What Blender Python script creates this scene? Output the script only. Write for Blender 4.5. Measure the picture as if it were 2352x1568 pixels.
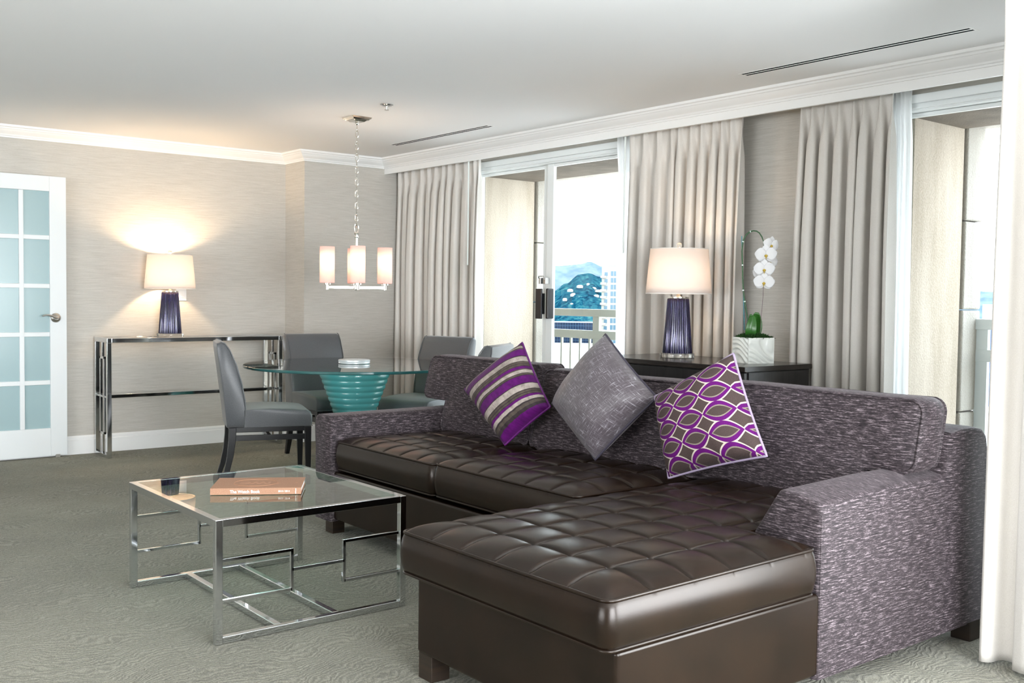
import bpy, math, random
from mathutils import Vector, Matrix, noise
from math import sin, cos, pi, sqrt, exp, radians
S = bpy.context.scene
C = S.collection
for o in list(bpy.data.objects): bpy.data.objects.remove(o)

# ------------------------------------------------------------------ camera
cam_d = bpy.data.cameras.new('camera'); cam = bpy.data.objects.new('camera', cam_d); C.objects.link(cam)
cam_d.sensor_width = 36; cam_d.lens = 36.05; cam_d.clip_start = 0.05; cam_d.clip_end = 20000
right = Vector((0.62493, 0.78055, 0.01379)); down = Vector((0.0423, -0.0161, -0.99897))
YAW, PIT, ROL = radians(38.70419), radians(2.49206), radians(-0.727898)
fw = Vector((-cos(YAW)*cos(PIT), sin(YAW)*cos(PIT), -sin(PIT)))
r0 = fw.cross(Vector((0, 0, 1))).normalized(); d0 = fw.cross(r0)
right = cos(ROL)*r0 + sin(ROL)*d0; down = -sin(ROL)*r0 + cos(ROL)*d0
cam.matrix_world = Matrix(((right.x, -down.x, -fw.x, 0), (right.y, -down.y, -fw.y, 0), (right.z, -down.z, -fw.z, 1.25), (0, 0, 0, 1)))
S.camera = cam

# ------------------------------------------------------------------ render look, sky and large lights
S.view_settings.view_transform = 'Standard'; S.view_settings.look = 'None'; S.view_settings.gamma = 1
S.view_settings.use_curve_mapping = False
S.view_settings.exposure = 0.42
cy = S.cycles
cy.max_bounces = 10; cy.diffuse_bounces = 5; cy.glossy_bounces = 5; cy.transmission_bounces = 8; cy.transparent_max_bounces = 16
cy.caustics_reflective = False; cy.caustics_refractive = False; cy.sample_clamp_indirect = 6.0
try:
    cy.use_denoising = True; cy.denoiser = 'OPENIMAGEDENOISE'
except Exception: pass
W = bpy.data.worlds.new('World'); S.world = W; W.use_nodes = True
wt = W.node_tree; wt.nodes.clear()
def N(t, ty, **k):
    n = t.nodes.new(ty)
    for a, b in k.items(): setattr(n, a, b)
    return n
def ramp(t, stops, interp='LINEAR'):
    n = N(t, 'ShaderNodeValToRGB'); cr = n.color_ramp; cr.interpolation = interp
    while len(cr.elements) < len(stops): cr.elements.new(0.5)
    for e, (p, c) in zip(cr.elements, stops):
        e.position = p; e.color = (*c, 1) if len(c) == 3 else c
    return n
SKY = 7.0
tc = N(wt, 'ShaderNodeTexCoord'); sx = N(wt, 'ShaderNodeSeparateXYZ')
sk = ramp(wt, [(0.0, (.75, .8, .85)), (0.49, (.86, .93, .97)), (0.56, (.90, .96, 1.0)), (0.75, (.80, .90, 1.0)), (1, (.7, .84, 1.0))])
mr = N(wt, 'ShaderNodeMapRange'); mr.inputs[1].default_value = -1; mr.inputs[2].default_value = 1
bg = N(wt, 'ShaderNodeBackground'); bg.inputs[1].default_value = SKY; wo = N(wt, 'ShaderNodeOutputWorld')
wt.links.new(tc.outputs['Generated'], sx.inputs[0]); wt.links.new(sx.outputs[2], mr.inputs[0]); wt.links.new(mr.outputs[0], sk.inputs[0])
wt.links.new(sk.outputs[0], bg.inputs[0]); wt.links.new(bg.outputs[0], wo.inputs[0])

def area(name, loc, direction, sx_, sy_, power, color=(1, 1, 1), portal=False, spread=180):
    l = bpy.data.lights.new(name, 'AREA'); l.shape = 'RECTANGLE'; l.size = sx_; l.size_y = sy_; l.energy = power; l.color = color
    l.spread = radians(spread)
    if portal: l.cycles.is_portal = True
    o = bpy.data.objects.new(name, l); C.objects.link(o); o.location = loc
    o.rotation_euler = Vector(direction).to_track_quat('-Z', 'Y').to_euler(); return o
# daylight through the room's windows (the two in view are portals for the sky, two more look out beyond the frame), plus an added fill light
area('daylight_portal', (-5.99, 5.2, 1.15), (0, -1, 0), 1.55, 2.2, 1, portal=True)
area('daylight_portal', (-2.2, 5.2, 1.15), (0, -1, 0), 1.5, 2.2, 1, portal=True)
area('daylight_window_3', (0.6, 3.60, 1.2), (0, -1, .35), 3.2, 2.0, 250, (.93, .97, 1))
area('daylight_window_4', (2.45, .9, 1.25), (-1, 0, .40), 3.0, 1.9, 320, (.93, .965, 1))
area('curtain_fill_light', (-1.5, -6.9, 1.35), (0, 1, .25), 5.0, 1.9, 420, (.93, .965, 1))  # added fill to brighten the curtains; the end wall has no window

# ------------------------------------------------------------------ mesh helpers
class B:
    def __init__(s): s.v = []; s.f = []; s.uv = None
    def add(s, v, f):
        n = len(s.v); s.v += [Vector(p) for p in v]; s.f += [tuple(i+n for i in q) for q in f]; return s
    def box(s, x0, x1, y0, y1, z0, z1):
        return s.add([(x0,y0,z0),(x1,y0,z0),(x1,y1,z0),(x0,y1,z0),(x0,y0,z1),(x1,y0,z1),(x1,y1,z1),(x0,y1,z1)],
                     [(0,3,2,1),(4,5,6,7),(0,1,5,4),(1,2,6,5),(2,3,7,6),(3,0,4,7)])
    def bar(s, a, b, w, h, up=(0,0,1)):
        a = Vector(a); b = Vector(b); d = (b-a).normalized(); u = Vector(up)
        if abs(d.dot(u)) > .99: u = Vector((0,1,0))
        sd = d.cross(u).normalized(); u = sd.cross(d).normalized()
        v = []
        for p in (a, b):
            for i, j in ((-1,-1),(1,-1),(1,1),(-1,1)): v.append(p + sd*i*w/2 + u*j*h/2)
        return s.add(v, [(0,1,2,3),(7,6,5,4),(0,4,5,1),(1,5,6,2),(2,6,7,3),(3,7,4,0)])
    def tube(s, pts, r, n=8, closed=False, cap=True):
        pts = [Vector(p) for p in pts]; m = len(pts); v = []; f = []; prev = None
        for i, p in enumerate(pts):
            if closed: d = pts[(i+1) % m] - pts[i-1]
            else: d = pts[min(i+1, m-1)] - pts[max(i-1, 0)]
            d.normalize()
            if prev is None:
                u = Vector((0,0,1)) if abs(d.z) < .9 else Vector((1,0,0))
                a = d.cross(u).normalized()
            else:
                a = prev - d*prev.dot(d); a.normalize()
            prev = a; b = d.cross(a); rr = r[i] if isinstance(r, (list, tuple)) else r
            for k in range(n):
                t = 2*pi*k/n; v.append(p + a*cos(t)*rr + b*sin(t)*rr)
        for i in range(m if closed else m-1):
            for k in range(n):
                a0 = i*n+k; a1 = i*n+(k+1) % n; j = (i+1) % m
                f.append((a0, a1, j*n+(k+1) % n, j*n+k))
        if not closed and cap:
            f.append(tuple(range(n-1, -1, -1))); f.append(tuple((m-1)*n+k for k in range(n)))
        return s.add(v, f)
    def lathe(s, prof, n=32, c=(0,0), rad=None, sx=1, sy=1, capb=True, capt=True):
        v = []; f = []
        for r, z in prof:
            for k in range(n):
                t = 2*pi*k/n; q = r if rad is None else rad(t, r, z)
                v.append((c[0]+q*cos(t)*sx, c[1]+q*sin(t)*sy, z))
        m = len(prof)
        for i in range(m-1):
            for k in range(n): f.append((i*n+k, i*n+(k+1) % n, (i+1)*n+(k+1) % n, (i+1)*n+k))
        if capb: f.append(tuple(range(n-1, -1, -1)))
        if capt: f.append(tuple((m-1)*n+k for k in range(n)))
        return s.add(v, f)
    def prism(s, poly, fn, a, b):
        n = len(poly); v = [fn(p, a) for p in poly] + [fn(p, b) for p in poly]
        f = [tuple(range(n-1, -1, -1)), tuple(range(n, 2*n))] + [(i, (i+1) % n, n+(i+1) % n, n+i) for i in range(n)]
        return s.add(v, f)
    def sweep(s, prof, path, side=1):
        """prof: (offset to the room side, z); path: XY points, mitred corners"""
        path = [Vector(p) for p in path]; m = len(path); n = len(prof); v = []; f = []
        for i, p in enumerate(path):
            d1 = (p-path[i-1]).normalized() if i else (path[1]-p).normalized()
            d2 = (path[i+1]-p).normalized() if i < m-1 else d1
            n1 = Vector((d1.y, -d1.x))*side; n2 = Vector((d2.y, -d2.x))*side
            mt = (n1+n2).normalized(); k = 1/max(.2, mt.dot(n1))
            for off, z in prof: q = p + mt*off*k; v.append((q.x, q.y, z))
        for i in range(m-1):
            for j in range(n-1): f.append((i*n+j, (i+1)*n+j, (i+1)*n+j+1, i*n+j+1))
        return s.add(v, f)
    def ball(s, c, r, n=16, m=10, sc=(1,1,1)):
        v = []; f = []
        for i in range(m+1):
            a = pi*i/m
            for k in range(n):
                t = 2*pi*k/n; v.append((c[0]+r*sc[0]*sin(a)*cos(t), c[1]+r*sc[1]*sin(a)*sin(t), c[2]-r*sc[2]*cos(a)))
        for i in range(m):
            for k in range(n): f.append((i*n+k, i*n+(k+1) % n, (i+1)*n+(k+1) % n, (i+1)*n+k))
        return s.add(v, f)
def root_of(o):
    while o.parent: o = o.parent
    return o
def mk(name, b, mat, parent=None, bevel=0, seg=2, smooth=True, angle=35, sub=0, solid=0):
    me = bpy.data.meshes.new(name)
    if parent is not None:
        r = root_of(parent)
        M = (Matrix.Translation(r.location) @ r.rotation_euler.to_matrix().to_4x4()).inverted() if r.type == 'EMPTY' else Matrix.Translation(-r.location)
        loc = Vector((0,0,0)); vs = [M @ v for v in b.v]
    else:
        xs = [v.x for v in b.v]; ys = [v.y for v in b.v]; zs = [v.z for v in b.v]
        loc = Vector(((min(xs)+max(xs))/2, (min(ys)+max(ys))/2, min(zs))); vs = [v-loc for v in b.v]
    me.from_pydata([tuple(v) for v in vs], [], b.f)
    if b.uv:
        ul = me.uv_layers.new(name='UVMap')
        for lp in me.loops: ul.data[lp.index].uv = b.uv[lp.vertex_index]
    me.validate(); me.update()
    for m_ in (mat if isinstance(mat, (list, tuple)) else [mat]): me.materials.append(m_)
    if smooth:
        me.polygons.foreach_set('use_smooth', [True]*len(me.polygons))
        if angle < 180: me.set_sharp_from_angle(angle=radians(angle))
    o = bpy.data.objects.new(name, me); C.objects.link(o); o.location = loc
    if parent is not None: o.parent = parent
    if solid:
        m = o.modifiers.new('thickness', 'SOLIDIFY'); m.thickness = solid; m.offset = 0
    if bevel:
        m = o.modifiers.new('bevel', 'BEVEL'); m.width = bevel; m.segments = seg; m.limit_method = 'ANGLE'; m.angle_limit = radians(40); m.harden_normals = True
    if sub:
        m = o.modifiers.new('sub', 'SUBSURF'); m.levels = sub; m.render_levels = sub
    return o
def tag(o, label=None, cat=None, group=None, kind=None):
    if label: o['label'] = label
    if cat: o['category'] = cat
    if group: o['group'] = group
    if kind: o['kind'] = kind
    return o
def thing(name, loc, label, cat, group=None, rz=0):
    o = bpy.data.objects.new(name, None); C.objects.link(o); o.location = loc; o.rotation_euler = (0,0,rz); o.empty_display_size = .1
    return tag(o, label, cat, group)
def struct(name, b, mat, label, cat='wall', **k):
    return tag(mk(name, b, mat, **k), label, cat, kind='structure')

# ------------------------------------------------------------------ materials
def newmat(name):
    m = bpy.data.materials.new(name); m.use_nodes = True; t = m.node_tree
    p = t.nodes['Principled BSDF']; return m, t, p
def lk(t, a, b): t.links.new(a, b)
def plain(name, col, rough=.5, metal=0, spec=.5, **k):
    m, t, p = newmat(name); p.inputs['Base Color'].default_value = (*col, 1); p.inputs['Roughness'].default_value = rough
    p.inputs['Metallic'].default_value = metal; p.inputs['Specular IOR Level'].default_value = spec
    for a, b in k.items(): p.inputs[a.replace('_', ' ')].default_value = b
    return m
def coords(t, scale, kind='Object'):
    tc = N(t, 'ShaderNodeTexCoord'); mp = N(t, 'ShaderNodeMapping'); mp.inputs['Scale'].default_value = scale
    lk(t, tc.outputs[kind], mp.inputs[0]); return mp.outputs[0]
def noise_t(t, vec, scale=1, detail=2, rough=.5, dist=0):
    n = N(t, 'ShaderNodeTexNoise'); n.inputs['Scale'].default_value = scale; n.inputs['Detail'].default_value = detail
    n.inputs['Roughness'].default_value = rough; n.inputs['Distortion'].default_value = dist
    if vec is not None: lk(t, vec, n.inputs['Vector'])
    return n.outputs['Fac']
def bump(t, p, h, strength, dist=.01):
    b = N(t, 'ShaderNodeBump'); b.inputs['Strength'].default_value = strength; b.inputs['Distance'].default_value = dist
    lk(t, h, b.inputs['Height']); lk(t, b.outputs[0], p.inputs['Normal'])
def math_(t, op, a, b=None, c=None):
    n = N(t, 'ShaderNodeMath', operation=op)
    for i, x in enumerate((a, b, c)):
        if x is None: continue
        if isinstance(x, (int, float)): n.inputs[i].default_value = x
        else: lk(t, x, n.inputs[i])
    return n.outputs[0]
def mixc(t, f, a, b):
    n = N(t, 'ShaderNodeMix', data_type='RGBA')
    for i, x in ((0, f), (6, a), (7, b)):
        if isinstance(x, (int, float)): n.inputs[i].default_value = x
        elif isinstance(x, tuple): n.inputs[i].default_value = (*x, 1)
        else: lk(t, x, n.inputs[i])
    return n.outputs[2]

def m_wallpaper():
    m, t, p = newmat('grasscloth wallpaper'); v = coords(t, (7, 7, 330))
    n = noise_t(t, v, 1, 3, .6); v2 = coords(t, (60, 60, 700)); n2 = noise_t(t, v2, 1, 2)
    s = math_(t, 'ADD', math_(t, 'MULTIPLY', n, .75), math_(t, 'MULTIPLY', n2, .25))
    r = ramp(t, [(.28, (.445, .42, .375)), (.5, (.545, .52, .475)), (.72, (.63, .605, .56))]); lk(t, s, r.inputs[0])
    lk(t, r.outputs[0], p.inputs['Base Color']); p.inputs['Roughness'].default_value = .75
    p.inputs['Specular IOR Level'].default_value = .25
    bump(t, p, s, .25, .002); return m
def m_carpet():
    m, t, p = newmat('cut pile carpet'); v = coords(t, (1, 1, 1))
    w = N(t, 'ShaderNodeTexWave'); w.wave_type = 'BANDS'; w.bands_direction = 'X'
    nv = N(t, 'ShaderNodeTexNoise'); nv.inputs['Scale'].default_value = 2.2; nv.inputs['Detail'].default_value = 3; lk(t, v, nv.inputs['Vector'])
    mv = N(t, 'ShaderNodeMix', data_type='RGBA', blend_type='ADD'); mv.inputs[0].default_value = .55; lk(t, v, mv.inputs[6]); lk(t, nv.outputs['Color'], mv.inputs[7])
    w.inputs['Scale'].default_value = 15; w.inputs['Distortion'].default_value = 5; w.inputs['Detail'].default_value = 3
    w.inputs['Detail Scale'].default_value = 2.5; lk(t, mv.outputs[2], w.inputs['Vector'])
    n = noise_t(t, v, 260, 3, .7); big = noise_t(t, v, 1.3, 3)
    s = math_(t, 'ADD', math_(t, 'MULTIPLY', w.outputs['Fac'], .15), math_(t, 'MULTIPLY', n, .95))
    s = math_(t, 'ADD', s, math_(t, 'MULTIPLY', big, .30))
    r = ramp(t, [(.46, (.072, .067, .050)), (.68, (.178, .170, .132)), (.92, (.335, .325, .26))]); lk(t, s, r.inputs[0])
    lk(t, r.outputs[0], p.inputs['Base Color']); p.inputs['Roughness'].default_value = .95; p.inputs['Specular IOR Level'].default_value = .1
    p.inputs['Sheen Weight'].default_value = .15
    h = math_(t, 'ADD', math_(t, 'MULTIPLY', w.outputs['Fac'], .6), math_(t, 'MULTIPLY', n, .7)); bump(t, p, h, .7, .006); return m
def m_chenille(name='chenille upholstery', dark=(.004, .003, .0036), mid=(.033, .0245, .028), lite=(.27, .22, .24)):
    m, t, p = newmat(name); tc = N(t, 'ShaderNodeTexCoord'); g = N(t, 'ShaderNodeNewGeometry')
    a = N(t, 'ShaderNodeSeparateXYZ'); lk(t, tc.outputs['Object'], a.inputs[0]); b = N(t, 'ShaderNodeSeparateXYZ'); lk(t, g.outputs['Normal'], b.inputs[0])
    nz = math_(t, 'GREATER_THAN', math_(t, 'ABSOLUTE', b.outputs[2]), .72)
    u = math_(t, 'ADD', a.outputs[0], math_(t, 'MULTIPLY', a.outputs[1], 1.0))
    vv = math_(t, 'ADD', a.outputs[2], math_(t, 'MULTIPLY', nz, a.outputs[1]))
    cb = N(t, 'ShaderNodeCombineXYZ'); lk(t, math_(t, 'MULTIPLY', u, 22), cb.inputs[0]); lk(t, math_(t, 'MULTIPLY', vv, 210), cb.inputs[1])
    n = noise_t(t, cb.outputs[0], 1, 3, .7); cb2 = N(t, 'ShaderNodeCombineXYZ')
    lk(t, math_(t, 'MULTIPLY', u, 90), cb2.inputs[0]); lk(t, math_(t, 'MULTIPLY', vv, 500), cb2.inputs[1]); n2 = noise_t(t, cb2.outputs[0], 1, 2, .6)
    s = math_(t, 'ADD', math_(t, 'MULTIPLY', n, .7), math_(t, 'MULTIPLY', n2, .3))
    r = ramp(t, [(.36, dark), (.52, mid), (.68, lite)]); lk(t, s, r.inputs[0])
    lk(t, r.outputs[0], p.inputs['Base Color']); p.inputs['Roughness'].default_value = .65; p.inputs['Specular IOR Level'].default_value = .22
    p.inputs['Sheen Weight'].default_value = .12; p.inputs['Sheen Roughness'].default_value = .4; p.inputs['Sheen Tint'].default_value = (.9, .8, .85, 1)
    bump(t, p, s, .35, .003); return m
def m_leather():
    m, t, p = newmat('brown leather'); v = coords(t, (1, 1, 1)); n = noise_t(t, v, 420, 3, .6); b = noise_t(t, v, 7, 3)
    r = ramp(t, [(.3, (.0060, .0029, .0014)), (.7, (.0120, .0060, .0031))]); lk(t, b, r.inputs[0]); lk(t, r.outputs[0], p.inputs['Base Color'])
    p.inputs['Roughness'].default_value = .26; p.inputs['Specular IOR Level'].default_value = .34; p.inputs['Specular Tint'].default_value = (1, .95, .91, 1)
    bump(t, p, n, .10, .002); return m
def m_fabric(name, c1, c2, sc=(300, 300, 60), rough=.5, sheen=.3):
    m, t, p = newmat(name); v = coords(t, sc); n = noise_t(t, v, 1, 3, .6); r = ramp(t, [(.35, c1), (.65, c2)]); lk(t, n, r.inputs[0])
    lk(t, r.outputs[0], p.inputs['Base Color']); p.inputs['Roughness'].default_value = rough; p.inputs['Sheen Weight'].default_value = sheen
    bump(t, p, n, .2, .002); return m
def m_glass_thin(name, tint=(1, 1, 1), refl=1.0, rough=0.0):
    m = bpy.data.materials.new(name); m.use_nodes = True; t = m.node_tree; t.nodes.clear()
    o = N(t, 'ShaderNodeOutputMaterial'); tr = N(t, 'ShaderNodeBsdfTransparent'); tr.inputs[0].default_value = (*tint, 1)
    gl = N(t, 'ShaderNodeBsdfGlossy'); gl.inputs['Roughness'].default_value = rough; fr = N(t, 'ShaderNodeFresnel'); fr.inputs[0].default_value = 1.5
    mx = N(t, 'ShaderNodeMixShader'); ge = N(t, 'ShaderNodeNewGeometry'); lk(t, math_(t, 'MULTIPLY', math_(t, 'MULTIPLY', fr.outputs[0], refl), math_(t, 'SUBTRACT', 1.0, ge.outputs['Backfacing'])), mx.inputs[0])
    lk(t, tr.outputs[0], mx.inputs[1]); lk(t, gl.outputs[0], mx.inputs[2]); lk(t, mx.outputs[0], o.inputs[0]); return m
def m_translucent(name, col, fac=.5, transp=0.0):
    m = bpy.data.materials.new(name); m.use_nodes = True; t = m.node_tree; t.nodes.clear()
    o = N(t, 'ShaderNodeOutputMaterial'); d = N(t, 'ShaderNodeBsdfDiffuse'); tl = N(t, 'ShaderNodeBsdfTranslucent')
    d.inputs[0].default_value = (*col, 1); tl.inputs[0].default_value = (*col, 1)
    mx = N(t, 'ShaderNodeMixShader'); mx.inputs[0].default_value = fac; lk(t, d.outputs[0], mx.inputs[1]); lk(t, tl.outputs[0], mx.inputs[2])
    out = mx.outputs[0]
    if transp:
        tp = N(t, 'ShaderNodeBsdfTransparent'); m2 = N(t, 'ShaderNodeMixShader'); m2.inputs[0].default_value = transp
        lk(t, out, m2.inputs[1]); lk(t, tp.outputs[0], m2.inputs[2]); out = m2.outputs[0]
    lk(t, out, o.inputs[0]); return m
def m_emit(name, col, s):
    m = bpy.data.materials.new(name); m.use_nodes = True; t = m.node_tree; t.nodes.clear()
    o = N(t, 'ShaderNodeOutputMaterial'); e = N(t, 'ShaderNodeEmission'); e.inputs[0].default_value = (*col, 1); e.inputs[1].default_value = s
    lk(t, e.outputs[0], o.inputs[0]); return m
def m_stucco(name, a, b):
    m, t, p = newmat(name); v = coords(t, (1, 1, 1)); n = noise_t(t, v, 90, 4, .6)
    v2 = coords(t, (3.5, 3.5, .5)); st = noise_t(t, v2, 1.6, 4, .6)
    s = math_(t, 'ADD', math_(t, 'MULTIPLY', n, .3), math_(t, 'MULTIPLY', st, .7)); r = ramp(t, [(.35, a), (.6, b)]); lk(t, s, r.inputs[0])
    lk(t, r.outputs[0], p.inputs['Base Color']); p.inputs['Roughness'].default_value = .9; bump(t, p, n, .6, .01); return m
def m_wood(name, c1, c2, rough=.35, sc=(3, 3, 60)):
    m, t, p = newmat(name); v = coords(t, sc); n = noise_t(t, v, 1, 4, .6, .3); r = ramp(t, [(.3, c1), (.7, c2)]); lk(t, n, r.inputs[0])
    lk(t, r.outputs[0], p.inputs['Base Color']); p.inputs['Roughness'].default_value = rough; bump(t, p, n, .05, .001); return m

WALLP = m_wallpaper(); CARPET = m_carpet(); CHEN = m_chenille(); LEATH = m_leather()
CEIL = plain('ceiling paint', (.88, .885, .89), .9, spec=.1)
WHITE = plain('white trim paint', (.88, .88, .87), .45); WHITED = plain('white door paint', (.76, .79, .80), .4)
CHROME = plain('polished chrome', (.72, .74, .76), .07, 1); NICKEL = plain('brushed nickel', (.62, .60, .57), .28, 1)
BRUSHED = plain('polished nickel', (.80, .77, .72), .06, 1)
FIXW = plain('window frame enamel', (.84, .87, .87), .35)
BLACKW = plain('black lacquered wood', (.008, .008, .009), .3)
ESP = m_wood('espresso oak', (.010, .009, .009), (.022, .020, .020), .33, (60, 60, 1.5))
ESPT = m_wood('espresso oak top', (.012, .010, .009), (.028, .022, .019), .22, (1.5, 40, 40))
LEGW = m_wood('dark walnut', (.012, .008, .006), (.03, .018, .011), .35)
GREYF = m_fabric('grey satin upholstery', (.058, .061, .066), (.098, .103, .110), (900, 900, 140), .38, .25)
CURT = m_fabric('champagne curtain satin', (.62, .585, .545), (.72, .69, .65), (500, 500, 500), .48, .15)
SHEER = m_translucent('white sheer voile', (.97, .98, .985), .55, .12)
GLASSW = m_glass_thin('window glass', (.97, .99, .985), .8)
GLASST = m_glass_thin('clear tabletop glass', (.76, .93, .86), 1.4)
GEDGE = plain('green glass edge', (.02, .10, .10), .08, spec=.8)
SHADE = m_translucent('linen lampshade', (.90, .85, .82), .42)
SHADEP = m_translucent('frosted pink glass', (.95, .80, .78), .6)
FROST, _t, _p = newmat('frosted glass')
_p.inputs['Base Color'].default_value = (.34, .47, .49, 1); _p.inputs['Roughness'].default_value = .22; _p.inputs['Specular IOR Level'].default_value = .6
ACRYL = plain('clear acrylic', (.95, .97, .97), .02, spec=.6, Transmission_Weight=.92, IOR=1.45)
BULB = m_emit('warm bulb', (1, .72, .42), 12)

# ------------------------------------------------------------------ the room
XB, XJ, YJ, YW, ZC = -8.206, -7.853, 4.04, 5.10, 2.452
struct('floor', B().box(-8.6, 2.7, -7.2, 5.14, -.06, 0), CARPET, 'grey-green patterned carpet covering the whole floor', 'floor', smooth=False)
struct('ceiling', B().box(-8.6, 2.7, -7.2, 5.4, ZC, ZC+.08), CEIL, 'smooth white ceiling over the room', 'ceiling', smooth=False)
wb = B().box(XB-.15, XB, -7.2, YJ, 0, ZC); wb.box(XB-.15, XJ, YJ, 5.4, 0, ZC)
struct('wall_back', wb, WALLP, 'greige grasscloth wall with a shallow corner jog behind the console', smooth=False)
ww = B()
ww.box(XJ, -6.93, YW, YW+.10, 0, ZC); ww.box(-4.96, -3.13, YW, YW+.10, 0, ZC); ww.box(-1.44, -1.30, YW, YW+.16, 0, ZC)
ww.box(-6.93, -4.96, YW, YW+.10, 2.34, ZC); ww.box(-3.13, -1.44, YW, YW+.10, 2.34, ZC)
struct('wall_window', ww, WALLP, 'grasscloth wall holding the two balcony windows', smooth=False)
wj = B().box(-1.44, -1.30, 3.62, YW, 0, ZC); wj.box(-1.44, -1.0, 3.62, 3.74, 0, ZC); wj.box(2.2, 2.7, 3.62, 3.74, 0, ZC)
wj.box(-1.0, 2.2, 3.62, 3.74, 0, .15); wj.box(-1.0, 2.2, 3.62, 3.74, 2.25, ZC)
struct('wall_side', wj, WALLP, 'grasscloth wall stepping forward beside the right curtain', smooth=False)
wr = B().box(2.5, 2.6, -7.2, -.1, 0, ZC); wr.box(2.5, 2.6, 3.1, 3.7, 0, ZC); wr.box(2.5, 2.6, -.1, 3.1, 0, .2); wr.box(2.5, 2.6, -.1, 3.1, 2.3, ZC)
struct('wall_right', wr, WALLP, 'grasscloth wall with a wide window out of frame', smooth=False)
wf = B().box(-8.4, 2.6, -7.1, -7.0, 0, ZC)
struct('wall_front', wf, WALLP, 'grasscloth wall at the far unseen end of the room', smooth=False)

crown = [(0, 2.366), (.010, 2.366), (.012, 2.376), (.018, 2.379), (.022, 2.388), (.034, 2.398), (.048, 2.408), (.056, 2.421), (.062, 2.423), (.066, 2.433), (.078, 2.437), (.080, 2.452)]
path = [(XB, -7.0), (XB, YJ), (XJ, YJ), (XJ, 4.82), (-1.44, 4.82)]
struct('trim_1', B().sweep(crown, path), WHITE, 'white crown moulding around the ceiling', 'moulding', angle=25)
struct('trim_2', B().box(XJ, -1.44, 4.82, 4.84, 2.318, ZC), WHITE, 'white curtain pelmet board below the crown moulding', 'pelmet', smooth=False)
bb = [(0, .142), (.006, .142), (.009, .134), (.012, .128), (.012, .112), (.016, .108), (.016, 0)]
struct('baseboard_back', B().sweep(bb[::-1], [(XB, -7.0), (XB, YJ), (XJ, YJ), (XJ, YW)]), WHITE, 'white baseboard along the back wall', 'baseboard', angle=25)
struct('baseboard_window', B().sweep(bb[::-1], [(-4.95, YW), (-3.14, YW)]), WHITE, 'white baseboard between the two windows', 'baseboard', angle=25)

def window(n, x0, x1, label):
    o = tag(mk('window_%d' % n, B().box(x0, x1, 5.10, 5.18, 2.262, 2.338), FIXW, bevel=.003), label, 'window', kind='structure')
    h = B().box(x0-.02, x1+.02, 5.075, 5.10, 2.30, 2.345); h.box(x0, x1, 5.085, 5.10, 2.272, 2.28); mk('head_trim', h, FIXW, o, bevel=.002)
    j = B().box(x0, x0+.028, 5.10, 5.20, 0, 2.262); j.box(x1-.028, x1, 5.10, 5.20, 0, 2.262); j.box(x0+.028, x1-.028, 5.10, 5.20, 0, .04); mk('jamb', j, FIXW, o, bevel=.002)
    xm = -5.988 if n == 1 else (x0+x1)/2+.08
    for k, (a, b_, y) in enumerate(((x0+.028, xm, 5.155), (xm, x1-.028, 5.125))):
        s = B(); w = .072; s.box(a, a+(.03 if k == 0 else w), y, y+.03, .04, 2.262); s.box(b_-(w if k == 0 else .03), b_, y, y+.03, .04, 2.262)
        s.box(a+(.03 if k == 0 else w), b_-(w if k == 0 else .03), y+.001, y+.029, .041, .12); s.box(a+(.03 if k == 0 else w), b_-(w if k == 0 else .03), y+.001, y+.029, 2.240, 2.261)
        sash = mk('sash', s, FIXW, o, bevel=.003)
        mk('glass_pane', B().box(a+.02, b_-.02, y+.012, y+.018, .1, 2.25), GLASSW, sash, smooth=False)
    return o, xm
w1, xm = window(1, -6.912, -4.98, 'white-framed sliding balcony window with black pull handles')
hb = B(); hb.box(xm-.050, xm+.022, 5.062, 5.075, 1.085, 1.315); hb.box(xm-.035, xm-.015, 5.07, 5.13, 1.12, 1.28); 
mk('pull_handle', hb, plain('black handle plastic', (.006, .006, .01), .25), w1, bevel=.004, seg=3)
hb = B(); hb.box(xm+.062, xm+.090, 5.068, 5.13, 1.087, 1.317)
mk('pull_handle', hb, bpy.data.materials['black handle plastic'], w1, bevel=.008, seg=3)
lb = B(); lb.box(xm-.035, xm-.012, 5.08, 5.12, 1.352, 1.398); lb.box(xm+.02, xm+.046, 5.08, 5.12, 1.352, 1.398)
lb.tube([(xm-.03, 5.075, 1.395), (xm-.022, 5.07, 1.41), (xm+.03, 5.07, 1.41), (xm+.04, 5.075, 1.385)], .005)
mk('latch', lb, CHROME, w1, bevel=.002)
w2, xm2 = window(2, -3.12, -1.46, 'white-framed balcony window at the right of the room')

# ------------------------------------------------------------------ facade, balcony rails
STU = m_stucco('cream stucco', (.42, .345, .262), (.60, .515, .425)); STU2 = m_stucco('cream stone block', (.33, .30, .26), (.44, .41, .365)); SOF = m_stucco('brown stucco', (.10, .080, .058), (.17, .14, .105))  # soffit is a darker mottled brown than the piers
f = B()
for a, b_ in ((-10.5, -6.871), (-4.98, -3.02), (-1.46, 1.2)): f.box(a, b_, 5.203, 5.735, -3, 3.5)
struct('wall_facade', f, STU, 'cream stucco facade piers beyond the windows', smooth=False)
blk = B()
for a, b_ in ((-10.5, -6.846), (-5.0, -3.004), (-1.48, 1.2)):
    for z0, z1 in ((-3, .61), (.615, 1.205), (1.21, 1.72), (1.725, 2.30)): blk.box(a, b_, 5.75, 5.955, z0, z1)
struct('wall_facade_blocks', blk, STU2, 'cream stone edging blocks with horizontal joints', bevel=.012, smooth=True)
struct('ceiling_balcony', B().box(-10.5, 1.2, 5.20, 5.735, 2.247, 2.9), SOF, 'brown stucco soffit above the balcony', 'soffit', smooth=False)
struct('wall_facade_beam', B().box(-10.5, 1.2, 5.745, 6.005, 2.275, 3.2), STU2, 'stone beam over the balcony opening', 'beam', smooth=False)
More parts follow.
